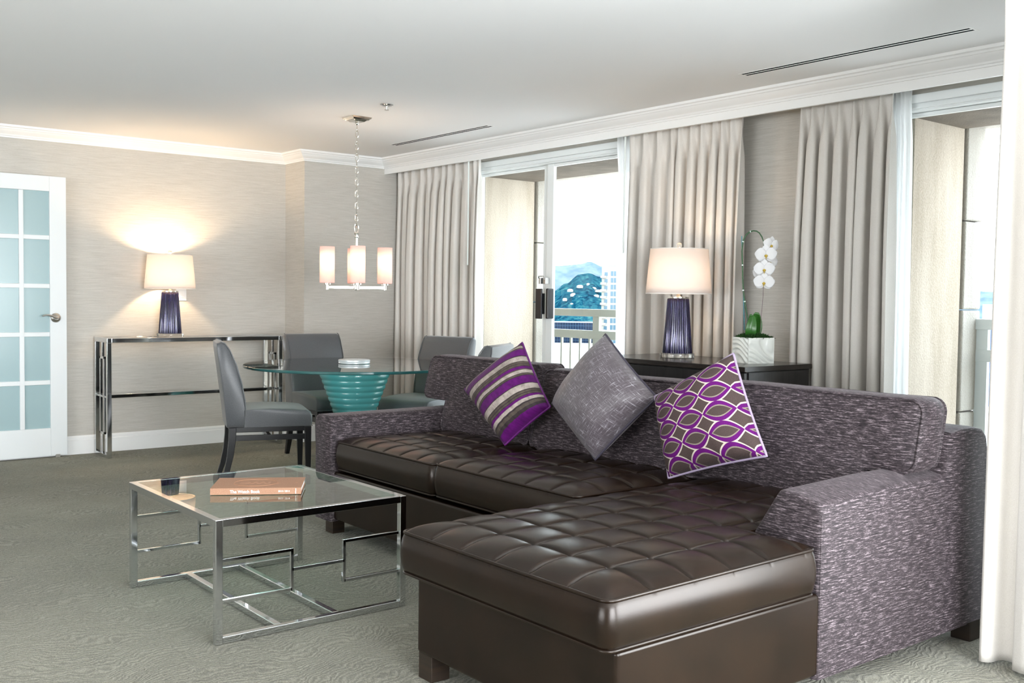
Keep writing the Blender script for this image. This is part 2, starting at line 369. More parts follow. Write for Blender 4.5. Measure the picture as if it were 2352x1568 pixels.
struct('floor_balcony', B().box(-10.5, 1.2, 5.14, 6.1, -.3, -.02), STU2, 'pale balcony floor', 'floor', smooth=False)
RAILM = plain('taupe rail paint', (.42, .43, .38), .5); RAILW = plain('pale rail paint', (.62, .65, .65), .5)
def railing(x0, x1, posts, mat, label):
    t = thing('balcony_railing', ((x0+x1)/2, 5.93, -.02), label, 'railing')
    mk('top_rail', B().box(x0, x1, 5.90, 5.96, 1.093, 1.155), mat, t, bevel=.004)
    mk('middle_rail', B().box(x0, x1, 5.91, 5.95, .905, .975), mat, t, bevel=.004)
    mk('bottom_rail', B().box(x0, x1, 5.91, 5.95, .06, .10), mat, t, bevel=.004)
    for x in posts: mk('post', B().box(x, x+.075, 5.913, 5.947, -.02, 1.10), mat, t, bevel=.003)
    n = int((x1-x0)/.118)
    for i in range(n):
        x = x0+.05+i*.118
        if any(abs(x-p-.037) < .06 for p in posts): continue
        mk('baluster', B().box(x-.009, x+.009, 5.92, 5.938, .09, .92), mat, t)
    return t
railing(-6.87, -5.0, [-6.30], RAILM, 'taupe metal balcony railing outside the left window')
railing(-3.01, -1.46, [-3.01], RAILW, 'pale grey balcony railing outside the right window')

# ------------------------------------------------------------------ city beyond
HILL, t_, p_ = newmat('wooded hillside'); v_ = coords(t_, (1, 1, 1)); n1 = noise_t(t_, v_, .11, 5, .75); n2 = noise_t(t_, v_, .006, 3, .5)
s_ = math_(t_, 'ADD', math_(t_, 'MULTIPLY', n1, .75), math_(t_, 'MULTIPLY', n2, .25))
r_ = ramp(t_, [(.40, (.001, .012, .024)), (.48, (.005, .036, .055)), (.56, (.016, .066, .070)), (.68, (.06, .115, .10))]); lk(t_, s_, r_.inputs[0]); lk(t_, r_.outputs[0], p_.inputs['Base Color']); p_.inputs['Roughness'].default_value = 1
p_.inputs['Specular IOR Level'].default_value = 0
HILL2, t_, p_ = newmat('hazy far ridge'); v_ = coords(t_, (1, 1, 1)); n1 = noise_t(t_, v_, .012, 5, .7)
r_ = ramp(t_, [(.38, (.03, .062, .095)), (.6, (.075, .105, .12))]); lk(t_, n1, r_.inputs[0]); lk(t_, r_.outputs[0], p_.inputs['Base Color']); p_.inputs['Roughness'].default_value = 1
def dirv(px, dist):   # bearing of a point of the view, as a compass angle from the room
    a = YAW - math.atan((px-1176)/2355.4); return Vector((-cos(math.pi - (math.pi - YAW) - 0) if False else -cos(YAW+math.atan((px-1176)/2355.4))*dist, sin(YAW+math.atan((px-1176)/2355.4))*dist, 0))
def ridge(name, pts, dist, depth, mat, base, label, seed, amp):
    b = B(); n = 320; rows = 16; p0, p1 = pts[0][0], pts[-1][0]
    for j in range(rows+1):
        fz = j/rows
        for i in range(n+1):
            px = p0+(p1-p0)*i/n
            for (a, ha), (c, hc) in zip(pts, pts[1:]):
                if a <= px <= c: hh = ha+(hc-ha)*(.5-.5*cos(pi*(px-a)/(c-a))); break
            q = dirv(px, dist+depth*fz); nz = noise.fractal(Vector((px*.035+seed, fz*4, seed)), .8, 2.2, 6)
            z = base+(hh*(dist+depth)/dist-base)*fz**.8 + amp*nz*(.3+.7*sin(pi*min(1, fz)))
            b.v.append(Vector((q.x, q.y, z)))
    for j in range(rows):
        for i in range(n): b.f.append((j*(n+1)+i, j*(n+1)+i+1, (j+1)*(n+1)+i+1, (j+1)*(n+1)+i))
    return tag(mk(name, b, mat), label, 'hill', kind='structure')
ridge('far_hill', [(900, 60), (1180, 110), (1285, 112), (1330, 118), (1352, 128), (1380, 112), (1430, 92), (1700, 60), (2100, 40), (2600, 30)], 3600, 400, HILL2, -60, 'hazy blue ridge on the horizon', 3, 8)
ridge('near_hill', [(900, -30), (1150, 0), (1270, 9), (1300, 22), (1330, 32), (1350, 34), (1375, 30), (1420, 19), (1700, -10), (2600, -40)], 1400, 260, HILL, -60, 'wooded blue-green hillside with scattered white houses', 7, 7)
GRD, t_, p_ = newmat('city ground'); v_ = coords(t_, (1, 1, 1)); vo = N(t_, 'ShaderNodeTexVoronoi'); vo.inputs['Scale'].default_value = .05; lk(t_, v_, vo.inputs['Vector'])
r_ = ramp(t_, [(.0, (.55, .50, .46)), (.5, (.75, .73, .70)), (.75, (.62, .50, .44)), (.9, (.12, .28, .12))], 'CONSTANT'); lk(t_, vo.outputs['Color'], r_.inputs[0]); lk(t_, r_.outputs[0], p_.inputs['Base Color']); p_.inputs['Roughness'].default_value = 1
struct('ground_city', B().box(-9000, 5000, 8, 9000, -62, -60), GRD, 'pale city ground far below the balcony', 'ground', smooth=False)
HW = plain('white house walls', (.26, .26, .255), .8); HR = plain('house roof', (.45, .36, .30), .8)
rnd = random.Random(5)
for i, (px, z, d) in enumerate([(1308,16,0),(1316,9,0),(1330,22,0),(1345,15,0),(1352,4,0),(1338,-2,0),(1362,20,0),(1368,8,0),(1312,-4,0),(1296,2,0),(1358,-6,0),(1372,16,0),(1325,6,0),(1349,26,0)]):
    q = dirv(px, 1400+(z+60)*2.3); z -= 6; w = rnd.uniform(4, 10); hh = rnd.uniform(2, 3.5); b = B(); b.box(q.x-w/2, q.x+w/2, q.y-w/3, q.y+w/3, z, z+hh)
    o = mk('hillside_house', b, HW, smooth=False); tag(o, 'tiny white house among the trees of the hillside', 'house', 'white houses on the hillside')
    rf = B(); rf.prism([(-w/2, 0), (w/2, 0), (0, w*.18)], lambda p, y: (q.x+p[0], y, z+hh+p[1]), q.y-w/3, q.y+w/3); mk('roof', rf, HR, o, smooth=False)
def ray_frame(px):   # local frame for a building facing the room
    d = dirv(px, 1.0); return d, Vector((d.y, -d.x, 0))
def tower():
    d, s = ray_frame(1400); D = 460; c = dirv(1380, D); t = thing('apartment_tower', (c.x, c.y, -60), 'cream high-rise with stacked balconies seen through the left window', 'building')
    CR = plain('tower concrete', (.19, .185, .165), .8); WN = plain('tower window glass', (.03, .07, .10), .15); SL = plain('balcony slab', (.23, .225, .21), .8)
    def bx(a0, a1, z0, z1, d0, d1):
        b = B(); P = [c+s*a+d*e for e in (d0, d1) for a in (a0, a1)]
        b.add([(P[0].x,P[0].y,z0),(P[1].x,P[1].y,z0),(P[3].x,P[3].y,z0),(P[2].x,P[2].y,z0),(P[0].x,P[0].y,z1),(P[1].x,P[1].y,z1),(P[3].x,P[3].y,z1),(P[2].x,P[2].y,z1)], [(0,3,2,1),(4,5,6,7),(0,1,5,4),(1,2,6,5),(2,3,7,6),(3,0,4,7)]); return b
    mk('wall', bx(0, 26, -60, 15.3, 0, 14), CR, t, smooth=False); mk('roof_cap', bx(2.8, 24, 15.3, 16.2, 1, 12), CR, t, smooth=False)
    for fl in range(14):
        z = 12.2-fl*3.0
        w = mk('window', bx(1.2, 2.6, z-1.1, z+.5, -.06, .1), WN, t, smooth=False)
        w = mk('window', bx(4.0, 6.6, z-1.1, z+1.0, -.06, .1), WN, t, smooth=False); mk('mullion', bx(5.2, 5.35, z-1.1, z+1.0, -.12, 0), SL, w, smooth=False)
        mk('balcony', bx(-.6, 1.9, z-2.0, z-1.05, -1.3, 0), SL, t, smooth=False)
        mk('balcony', bx(7.0, 9.2, z-2.0, z-1.05, -1.3, 0), SL, t, smooth=False)
tower()
def office(px, z0, z1, w, D, name, label, col):
    d, s = ray_frame(px); c = dirv(px, D); m, t, p = newmat(name+' glazing'); bk = N(t, 'ShaderNodeTexBrick'); bk.offset = 0
    bk.inputs['Color1'].default_value = (*col, 1); bk.inputs['Color2'].default_value = (*[x*.8 for x in col], 1); bk.inputs['Mortar'].default_value = (.025, .05, .085, 1)
    bk.inputs['Scale'].default_value = 1; bk.inputs['Mortar Size'].default_value = .06; bk.inputs['Brick Width'].default_value = 1.1; bk.inputs['Row Height'].default_value = 2.2
    v = N(t, 'ShaderNodeTexCoord'); sp = N(t, 'ShaderNodeSeparateXYZ'); lk(t, v.outputs['Object'], sp.inputs[0]); cb = N(t, 'ShaderNodeCombineXYZ')
    lk(t, math_(t, 'ADD', sp.outputs[0], sp.outputs[1]), cb.inputs[0]); lk(t, sp.outputs[2], cb.inputs[1]); lk(t, cb.outputs[0], bk.inputs['Vector']); lk(t, bk.outputs['Color'], p.inputs['Base Color']); p.inputs['Roughness'].default_value = .5; p.inputs['Specular IOR Level'].default_value = .1
    b = B(); P = [c, c+s*w, c+s*w+d*18, c+d*18]
    b.add([(q.x, q.y, z0) for q in P]+[(q.x, q.y, z1) for q in P], [(0,3,2,1),(4,5,6,7),(0,1,5,4),(1,2,6,5),(2,3,7,6),(3,0,4,7)])
    return tag(mk(name, b, m, smooth=False), label, 'building')
office(1262, -60, -6.3, 15.5, 310, 'office_block', 'dark blue glass office block beyond the left railing', (.003, .010, .026))
office(2268, -60, -8, 14, 420, 'office_building', 'blue glass office building beyond the right railing', (.03, .07, .17))
LOWC = [plain('low building render', (.42, .41, .39), .8), plain('low building clay', (.34, .27, .24), .8)]
for i, (px, D, w, z) in enumerate([(1256, 285, 22, -12.3), (1300, 225, 10, -22), (1335, 200, 9, -25), (1375, 240, 10, -27), (1290, 160, 6, -26), (1395, 140, 6, -25), (2262, 260, 15, -24), (2285, 200, 9, -26), (2240, 500, 30, -14), (2290, 640, 30, -6), (2255, 900, 50, 0)]):
    d, s = ray_frame(px); c = dirv(px, D); b = B(); P = [c, c+s*w, c+s*w+d*w, c+d*w]
    b.add([(q.x, q.y, -60) for q in P]+[(q.x, q.y, z) for q in P], [(0,3,2,1),(4,5,6,7),(0,1,5,4),(1,2,6,5),(2,3,7,6),(3,0,4,7)])
    tag(mk('low_building', b, LOWC[i % 2], smooth=False), 'flat-roofed city building seen between the balusters' if px < 2000 else 'pale city building beyond the right balcony rail', 'building', 'low city buildings left' if px < 2000 else 'low city buildings right')
TREEM = m_fabric('street tree leaves', (.03, .10, .03), (.10, .24, .07), (3, 3, 3), .9, 0)
for i, (px, D, r) in enumerate([(1322, 150, 2.0), (1308, 128, 1.2), (1345, 190, 2.6), (1300, 100, 1.2), (1366, 170, 2.4)]):
    q = dirv(px, D); b = B(); rr = random.Random(i); z = -.13*D-3
    for k in range(9): b.ball((q.x+rr.uniform(-r, r), q.y+rr.uniform(-r, r), z+rr.uniform(0, r)), r*rr.uniform(.5, .9), 8, 6)
    t = thing('street_tree', (q.x, q.y, -60), 'small green street tree seen below the left balcony rail', 'tree', 'street trees below'); mk('crown', b, TREEM, t); mk('trunk', B().tube([(q.x, q.y, -60), (q.x, q.y, z)], .3, 6), LEGW, t)

# ------------------------------------------------------------------ ceiling fittings
DARK = plain('dark slot', (.006, .010, .014), .9, spec=0)
def vent(x0, x1, label):
    t = thing('slot_vent', ((x0+x1)/2, 4.43, ZC), label, 'vent')
    fr = B(); z = ZC-.0012
    for y0, y1 in ((4.385, 4.394), (4.413, 4.428), (4.447, 4.462)): fr.box(x0, x1, y0, y1, z, ZC+.001)
    fr.box(x0-.012, x0, 4.385, 4.462, z, ZC+.001); fr.box(x1, x1+.012, 4.385, 4.462, z, ZC+.001); mk('frame', fr, WHITE, t, smooth=False)
    mk('slot', B().box(x0, x1, 4.394, 4.413, ZC-.001, ZC+.001), DARK, t, smooth=False); mk('slot', B().box(x0, x1, 4.428, 4.447, ZC-.001, ZC+.001), DARK, t, smooth=False)
vent(-7.06, -5.80, 'white ceiling slot vent with two dark slots, near the back corner'); vent(-3.56, -2.31, 'white ceiling slot vent with two dark slots, above the sofa')
sp = thing('sprinkler_head', (-5.6, 3.45, ZC), 'small chrome fire sprinkler head with a round plate on the ceiling', 'sprinkler')
mk('plate', B().lathe([(.042, ZC), (.042, ZC-.004), (.030, ZC-.010), (.012, ZC-.012)], 24, (-5.6, 3.45)), CHROME, sp)
mk('deflector', B().lathe([(.008, ZC-.012), (.006, ZC-.03), (.014, ZC-.033), (.014, ZC-.036)], 12, (-5.6, 3.45)), NICKEL, sp)
o = tag(mk('light_switch', B().box(XB, XB+.006, 3.075, 3.16, 1.185, 1.30), WHITE, bevel=.002), 'white wall switch plate behind the console lamp', 'switch')
mk('rocker', B().box(XB+.006, XB+.010, 3.095, 3.14, 1.21, 1.275), WHITE, o, bevel=.002)

# ------------------------------------------------------------------ french door standing open against the back wall
def french_door():
    x0, x1 = -8.175, -8.14; y1 = 2.214; y0 = y1-.835; zb, zt = .012, 2.102
    o = tag(mk('door_1', B().box(x0, x1, y0, y0+.115, zb, zt).box(x0, x1, y1-.118, y1, zb, zt).box(x0, x1, y0+.115, y1-.118, zb, .222).box(x0, x1, y0+.115, y1-.118, 1.99, zt), WHITED, bevel=.002),
            'white french door with frosted panes standing open against the wall', 'door', kind='structure')
    ya, yb = y0+.115, y1-.118; za, zb2 = .222, 1.99; nw, nh = 3, 5; mu = .034
    pw = (yb-ya-mu*(nw-1))/nw; ph = (zb2-za-mu*(nh-1))/nh
    g = B()
    for i in range(1, nw): y = ya+i*pw+(i-1)*mu; g.box(x0+.004, x1-.003, y, y+mu, za, zb2)
    for i in range(1, nh): z = za+i*ph+(i-1)*mu; g.box(x0+.005, x1-.004, ya, yb, z, z+mu)
    mk('muntin', g, WHITED, o, bevel=.004)
    for i in range(nw):
        for j in range(nh):
            y = ya+i*(pw+mu); z = za+j*(ph+mu); mk('glass_pane', B().box(x0+.012, x0+.018, y-.002, y+pw+.002, z-.002, z+ph+.002), FROST, o, smooth=False)
            s = B()
            for k in range(4):
                pass
    ro = B().lathe([(.036, 0), (.036, .004), (.030, .012), (.018, .018), (.012, .04)], 28); ro.v = [Vector((x1+v.z, 2.136+v.x, 1.05+v.y)) for v in ro.v]
    mk('rosette', ro, NICKEL, o)
    hp = [(x1+.035, 2.138, 1.052), (x1+.045, 2.125, 1.050), (x1+.048, 2.10, 1.062), (x1+.05, 2.07, 1.072), (x1+.05, 2.045, 1.070), (x1+.05, 2.03, 1.062)]
    mk('lever', B().tube(hp, [.013, .012, .009, .007, .006, .005], 10), NICKEL, o)
    mk('floor_bolt', B().box(x1-.02, x1+.008, 2.13, 2.16, .0, .022), NICKEL, o)
french_door()

# ------------------------------------------------------------------ curtains
def curtain(name, x0, x1, y, ztop, zbot, nf, seed, mat, label, amp=.045, cat='curtain', header=True, flare=.0, N_=22, group=None, shear=0.0):
    rr = random.Random(seed); ws = [rr.uniform(.65, 1.45) for _ in range(nf)]; tot = sum(ws); edges = [0]
    for w in ws: edges.append(edges[-1]+w/tot)
    am = [rr.uniform(.6, 1.12) for _ in range(nf+1)]; dr = [rr.uniform(-1, 1) for _ in range(nf+1)]; ph = [rr.uniform(-.12, .12) for _ in range(nf)]
    zs = [0, .03, .06, .085, .10, .12, .16, .22, .30, .42, .6, .8, 1.05, 1.3, 1.55, 1.8, 2.05, ztop-zbot-.03, ztop-zbot]
    b = B(); cols = nf*N_+1
    for dz in zs:
        z = ztop-dz; k = dz/(ztop-zbot); hd = max(0, min(1, (dz-.085)/.26)); hd = hd*hd*(3-2*hd)
        for i in range(cols):
            fi = min(nf-1, i//N_); u = (i-fi*N_)/N_; s = edges[fi]+(edges[fi+1]-edges[fi])*u
            a = am[fi]*(1-u)+am[fi+1]*u; c = cos(2*pi*u)
            prof = (abs(c)**.75)*(1 if c > 0 else -1)
            low = amp*a*prof + .006*sin(5*k*dr[fi]+u*9)
            du = min(u, 1-u)*(edges[fi+1]-edges[fi])*(x1-x0)
            pinch = .032*exp(-(du/.011)**2) + .004*sin(2*pi*u); tight = .5+.5*min(1, max(0, (dz)/.09))
            if not header: yy = -low; sideways = 0
            else:
                yy = -(low*hd*(.45+.55*min(1, dz/.9)) + pinch*(1-hd))
            sideways = hd*amp*a*sin(4*pi*u)*.24 + hd*dr[fi]*.012*k
            x = x0+(x1-x0)*s + sideways + flare*(s-.5)*k*2 + shear*k
            b.v.append(Vector((x, y+yy, z)))
    for j in range(len(zs)-1):
        for i in range(cols-1): b.f.append((j*cols+i, (j+1)*cols+i, (j+1)*cols+i+1, j*cols+i+1))
    o = mk(name, b, mat, angle=180, solid=.003 if mat is CURT else 0); tag(o, label, cat, group); return o
def rod(par, x, y, z0, z1):
    mk('draw_rod', B().tube([(x, y, z0), (x, y, z1)], .006, 8), plain('clear draw rod', (.80, .86, .84), .15, spec=.7), par)
c1 = curtain('pleated_curtain', -7.80, -6.60, 4.958, 2.42, .02, 11, 11, CURT, 'champagne pleated curtain in the back corner, left of the left window', amp=.066); rod(c1, -6.66, 4.87, 1.50, 2.36)
c2 = curtain('pleated_curtain', -4.915, -3.975, 4.958, 2.42, .02, 10, 23, CURT, 'champagne pleated curtain behind the cabinet lamp', amp=.058); rod(c2, -4.90, 4.87, 1.55, 2.36)
c3 = curtain('pleated_curtain', -3.56, -2.99, 4.958, 2.42, .02, 7, 35, CURT, 'champagne pleated curtain right of the orchid', amp=.068, flare=.02)
curtain('sheer_curtain', -5.13, -4.82, 5.052, 2.40, .02, 7, 4, SHEER, 'white sheer curtain bunched at the right side of the left window', amp=.018)
curtain('sheer_curtain', -3.15, -2.94, 5.052, 2.40, .02, 6, 6, SHEER, 'white sheer curtain bunched at the left side of the right window', amp=.018, flare=.02)
c4 = curtain('pleated_curtain', -1.70, -1.22, 3.50, 2.445, .012, 4, 77, CURT, 'champagne curtain hanging at the right edge of the room beside the sofa', amp=.05, shear=-.015)
curtain('sheer_curtain', -1.52, -1.15, 3.40, 2.445, .012, 5, 8, SHEER, 'white sheer curtain at the far right edge of the picture', amp=.012, header=False)
tr = B().box(-7.8, -1.5, 4.94, 4.975, 2.425, ZC); struct('trim_3', tr, WHITE, 'white curtain track hidden behind the pelmet', 'curtain track', smooth=False)

# ------------------------------------------------------------------ lamps
RIB, t_, p_ = newmat('ribbed glass with painted glints'); v_ = coords(t_, (130, 130, 3)); n_ = noise_t(t_, v_, 1, 3, .6)
r_ = ramp(t_, [(.35, (.004, .004, .020)), (.5, (.014, .010, .050)), (.6, (.028, .018, .085)), (.68, (.04, .07, .15)), (.78, (.14, .17, .30))]); lk(t_, n_, r_.inputs[0]); lk(t_, r_.outputs[0], p_.inputs['Base Color'])  # palest stops paint the rib highlights into the glass colour
p_.inputs['Roughness'].default_value = .12; p_.inputs['Specular IOR Level'].default_value = .9; p_.inputs['Metallic'].default_value = .35
def table_lamp(x, y, z, label, power, rot=0):
    t = thing('table_lamp', (x, y, z), label, 'lamp', rz=rot); L = lambda b: b
    def at(b): b.v = [Vector((x, y, z)) + Matrix.Rotation(rot, 3, 'Z') @ v for v in b.v]; return b
    mk('base', at(B().lathe([(.100, 0), (.102, .004), (.102, .021), (.100, .025)], 48, sy=.8)), ACRYL, t)
    nr = 34
    rib = lambda a, r, zz: r*(1+.045*abs(cos(a*nr/2)))
    mk('body', at(B().lathe([(.084, .0255), (.0845, .03), (.062, .345), (.060, .35)], nr*8, rad=rib, sy=.8)), RIB, t, angle=60)
    mk('cap', at(B().lathe([(.062, .351), (.064, .353), (.064, .360), (.02, .362), (.012, .366), (.010, .385), (.016, .388), (.016, .40), (.009, .402), (.009, .44)], 28, sy=.85)), BRUSHED, t)
    sh = B().lathe([(.1935, .378), (.1905, .42), (.170, .645)], 56, sy=.86, capb=False, capt=False)
    s = mk('lamp_shade', at(sh), SHADE, t, solid=.002)
    rg = B()
    for zz, r in ((.379, .193), (.644, .1695)): rg.tube([(r*cos(a*pi/28), .86*r*sin(a*pi/28), zz) for a in range(56)], .003, 6, closed=True)
    mk('shade_rim', at(rg), plain('shade trim', (.8, .76, .72), .7), s)
    sd = B()
    for k in range(3):
        a = k*2*pi/3; sd.tube([(0, 0, .648), (.166*cos(a), .86*.166*sin(a), .640)], .002, 6)
    sd.tube([(0, 0, .44), (0, 0, .66)], .003, 6); mk('shade_frame', at(sd), BRUSHED, s)
    mk('finial', at(B().ball((0, 0, .667), .016, 20, 12)), ACRYL, t)
    mk('bulb', at(B().ball((0, 0, .50), .026, 16, 10, (1, 1, 1.3))), BULB, t)
    l = bpy.data.lights.new('lamp_light', 'POINT'); l.energy = power; l.color = (1, .70, .42); l.shadow_soft_size = .035
    lo = bpy.data.objects.new('lamp_light', l); C.objects.link(lo); lo.parent = t; lo.location = (0, 0, .56)
table_lamp(-8.03, 2.962, .902, 'ribbed blue-violet glass lamp with lit shade on the chrome console', 24, radians(75))
table_lamp(-4.16, 4.60, .902, 'ribbed blue-violet glass lamp with pale shade on the dark cabinet', 3.0, radians(40))

# pendant chandelier
def chandelier():
    cx, cyy = -6.15, 3.555; t = thing('chandelier', (cx, cyy, 1.29), 'polished nickel chandelier with four pink frosted cylinder shades hanging from a chain', 'chandelier')
    b = B()
    for h, a0, a1 in ((0, .100, .094), (.008, .088, .080), (.018, .068, .050)):
        b.prism([(-1, -1), (1, -1), (1, 1), (-1, 1)], lambda p, s: (cx+p[0]*(a0 if s == 0 else a1)*.75, cyy+p[1]*(a0 if s == 0 else a1)*.75, ZC-h-(0 if s == 0 else .012)), 1, 0)
    mk('canopy', b, BRUSHED, t, bevel=.002); hk = B().ball((cx, cyy, ZC-.040), .012); mk('canopy_ring', hk, BRUSHED, t)
    ch = B(); z = ZC-.048; i = 0
    while z > 1.735:
        ring = [((.0085*cos(a), 0) if True else 0) for a in range(1)]
        pts = []
        for k in range(14):
            a = 2*pi*k/14; px, pz = .0095*cos(a), .017*sin(a)+(.008 if sin(a) > 0 else -.008)
            pts.append((cx+(px if i % 2 else 0)*.6+(0 if i % 2 else px)*.8, cyy+(px if i % 2 else 0)*.8-(0 if i % 2 else px)*.6, z-.022+pz))
        ch.tube(pts, .0028, 6, closed=True); z -= .0405; i += 1
    mk('chain', ch, BRUSHED, t)
    mk('shackle', B().tube([(cx+.013*cos(a*pi/10)*.6, cyy+.013*cos(a*pi/10)*.8, 1.705+.032*sin(a*pi/10)) for a in range(20)], .0045, 8, closed=True), BRUSHED, t)
    mk('stem', B().lathe([(.014, 1.672), (.018, 1.667), (.010, 1.660), (.010, 1.652), (.015, 1.648), (.015, 1.642), (.010, 1.638), (.010, 1.31), (.019, 1.308), (.019, 1.287), (.008, 1.282)][::-1], 20, (cx, cyy)), BRUSHED, t)
    for ang in (63, 153, 243, 333):
        a = radians(ang); d = Vector((cos(a), sin(a), 0)); e = Vector((cx, cyy, 1.30))+d*.195; r = Vector((cx, cyy, 1.30))
        am = mk('arm', B().bar(r+d*.012, e, .014, .018), BRUSHED, t, bevel=.001)
        mk('socket_cup', B().lathe([(.011, 1.285), (.011, 1.315), (.024, 1.318), (.024, 1.328)], 20, (e.x, e.y)), BRUSHED, am)
        mk('glass_shade', B().lathe([(.046, 1.329), (.049, 1.332), (.049, 1.575)], 32, (e.x, e.y), capt=False, capb=False), SHADEP, am, solid=.003)
        mk('bulb', B().ball((e.x, e.y, 1.455), .017, 14, 10, (1, 1, 2.0)), BULB, am)
        l = bpy.data.lights.new('candle_light', 'POINT'); l.energy = 2.2; l.color = (1, .72, .48); l.shadow_soft_size = .03
        lo = bpy.data.objects.new('candle_light', l); C.objects.link(lo); lo.parent = t; lo.location = (e.x-cx, e.y-cyy, 1.46-1.29+.05)
chandelier()

# ------------------------------------------------------------------ console table
def console():
    x0, x1, y0, y1, h = -8.165, -7.85, 2.420, 3.845, .902; t = thing('console_table', ((x0+x1)/2, (y0+y1)/2, 0), 'long polished chrome console table with geometric ends against the wall', 'console table')
    w = .034
    top = B(); top.box(x0, x1, y0, y0+w, h-w, h); top.box(x0, x1, y1-w, y1, h-w, h); top.box(x0, x0+w, y0+w, y1-w, h-w, h); top.box(x1-w, x1, y0+w, y1-w, h-w, h); mk('top_frame', top, CHROME, t, bevel=.003)
    mk('glass_top', B().box(x0+w, x1-w, y0+w, y1-w, h-.012, h-.003), m_glass_thin('console glass', (.85, .9, .88), 1.4), t, smooth=False)
    xm = (x0+x1)/2
    for y in (y0, y1-w):
        for xa in (x0, x1-w): mk('leg', B().box(xa, xa+w*.9, y, y+w, 0, h-w), CHROME, t, bevel=.003)
        b = B(); yc = y+w/2; v = .018
        b.box(x0+w, x1-w, y, y+w, 0, .026)
        b.box(xm-.055, xm-.055+v, yc-v/2, yc+v/2, .17, .76); b.box(xm+.055-v, xm+.055, yc-v/2, yc+v/2, .17, .76)
        b.box(xm-.055, xm+.055, yc-v/2, yc+v/2, .742, .76); b.box(xm-.055, xm+.055, yc-v/2, yc+v/2, .17, .188)
        b.box(xm-v/2, xm+v/2, yc-v/2, yc+v/2, .76, h-w); b.box(xm-v/2, xm+v/2, yc-v/2, yc+v/2, .026, .17)
        b.box(x0+w, x1-w, yc-.007, yc+.007, .45, .464)
        mk('end_fretwork', b, CHROME, t, bevel=.0015)
    mk('stretcher', B().box(xm-.035, xm+.035, y0+w, y1-w, .44, .468), CHROME, t, bevel=.003)
console()

# ------------------------------------------------------------------ dining table
def dining():
    cx, cyy = -6.36, 3.67; t = thing('dining_table', (cx, cyy, 0), 'round clear glass dining table on a ribbed teal glass pedestal', 'dining table')
    R = .77
    g = B().lathe([(R-.004, .741), (R, .745), (R, .756), (R-.004, .760)], 128, (cx, cyy)); 
    o = mk('tabletop', g, [GLASST, GEDGE], t, angle=30)
    for p in o.data.polygons:
        if len(p.vertices) == 4: p.material_index = 1
    TEAL, tt, pp = newmat('ribbed teal glass'); pp.inputs['Base Color'].default_value = (.07, .30, .31, 1); pp.inputs['Roughness'].default_value = .2; pp.inputs['Specular IOR Level'].default_value = .7
    prof = []; n = 15
    for i in range(n*8+1):
        k = i/(n*8); z = .738-.62*k; r = .262-.155*min(1, k*1.45) if k < .69 else .107+.12*((k-.69)/.31)**1.3
        prof.append((r+.0065*abs(sin(pi*k*n)), z))
    mk('pedestal', B().lathe(prof[::-1], 64, (cx, cyy)), TEAL, t, angle=80); mk('foot_ring', B().lathe([(.27, 0), (.27, .1), (.23, .118)], 48, (cx, cyy)), TEAL, t)
    tag(mk('lazy_susan', B().lathe([(.108, .7605), (.112, .763), (.112, .772), (.110, .775), (.113, .777), (.113, .786), (.108, .789)], 48, (-6.42, 3.70)), plain('brushed aluminium', (.66, .69, .71), .35, .2)),
        'round silver turntable disc lying at the centre of the glass dining table', 'turntable')
dining()

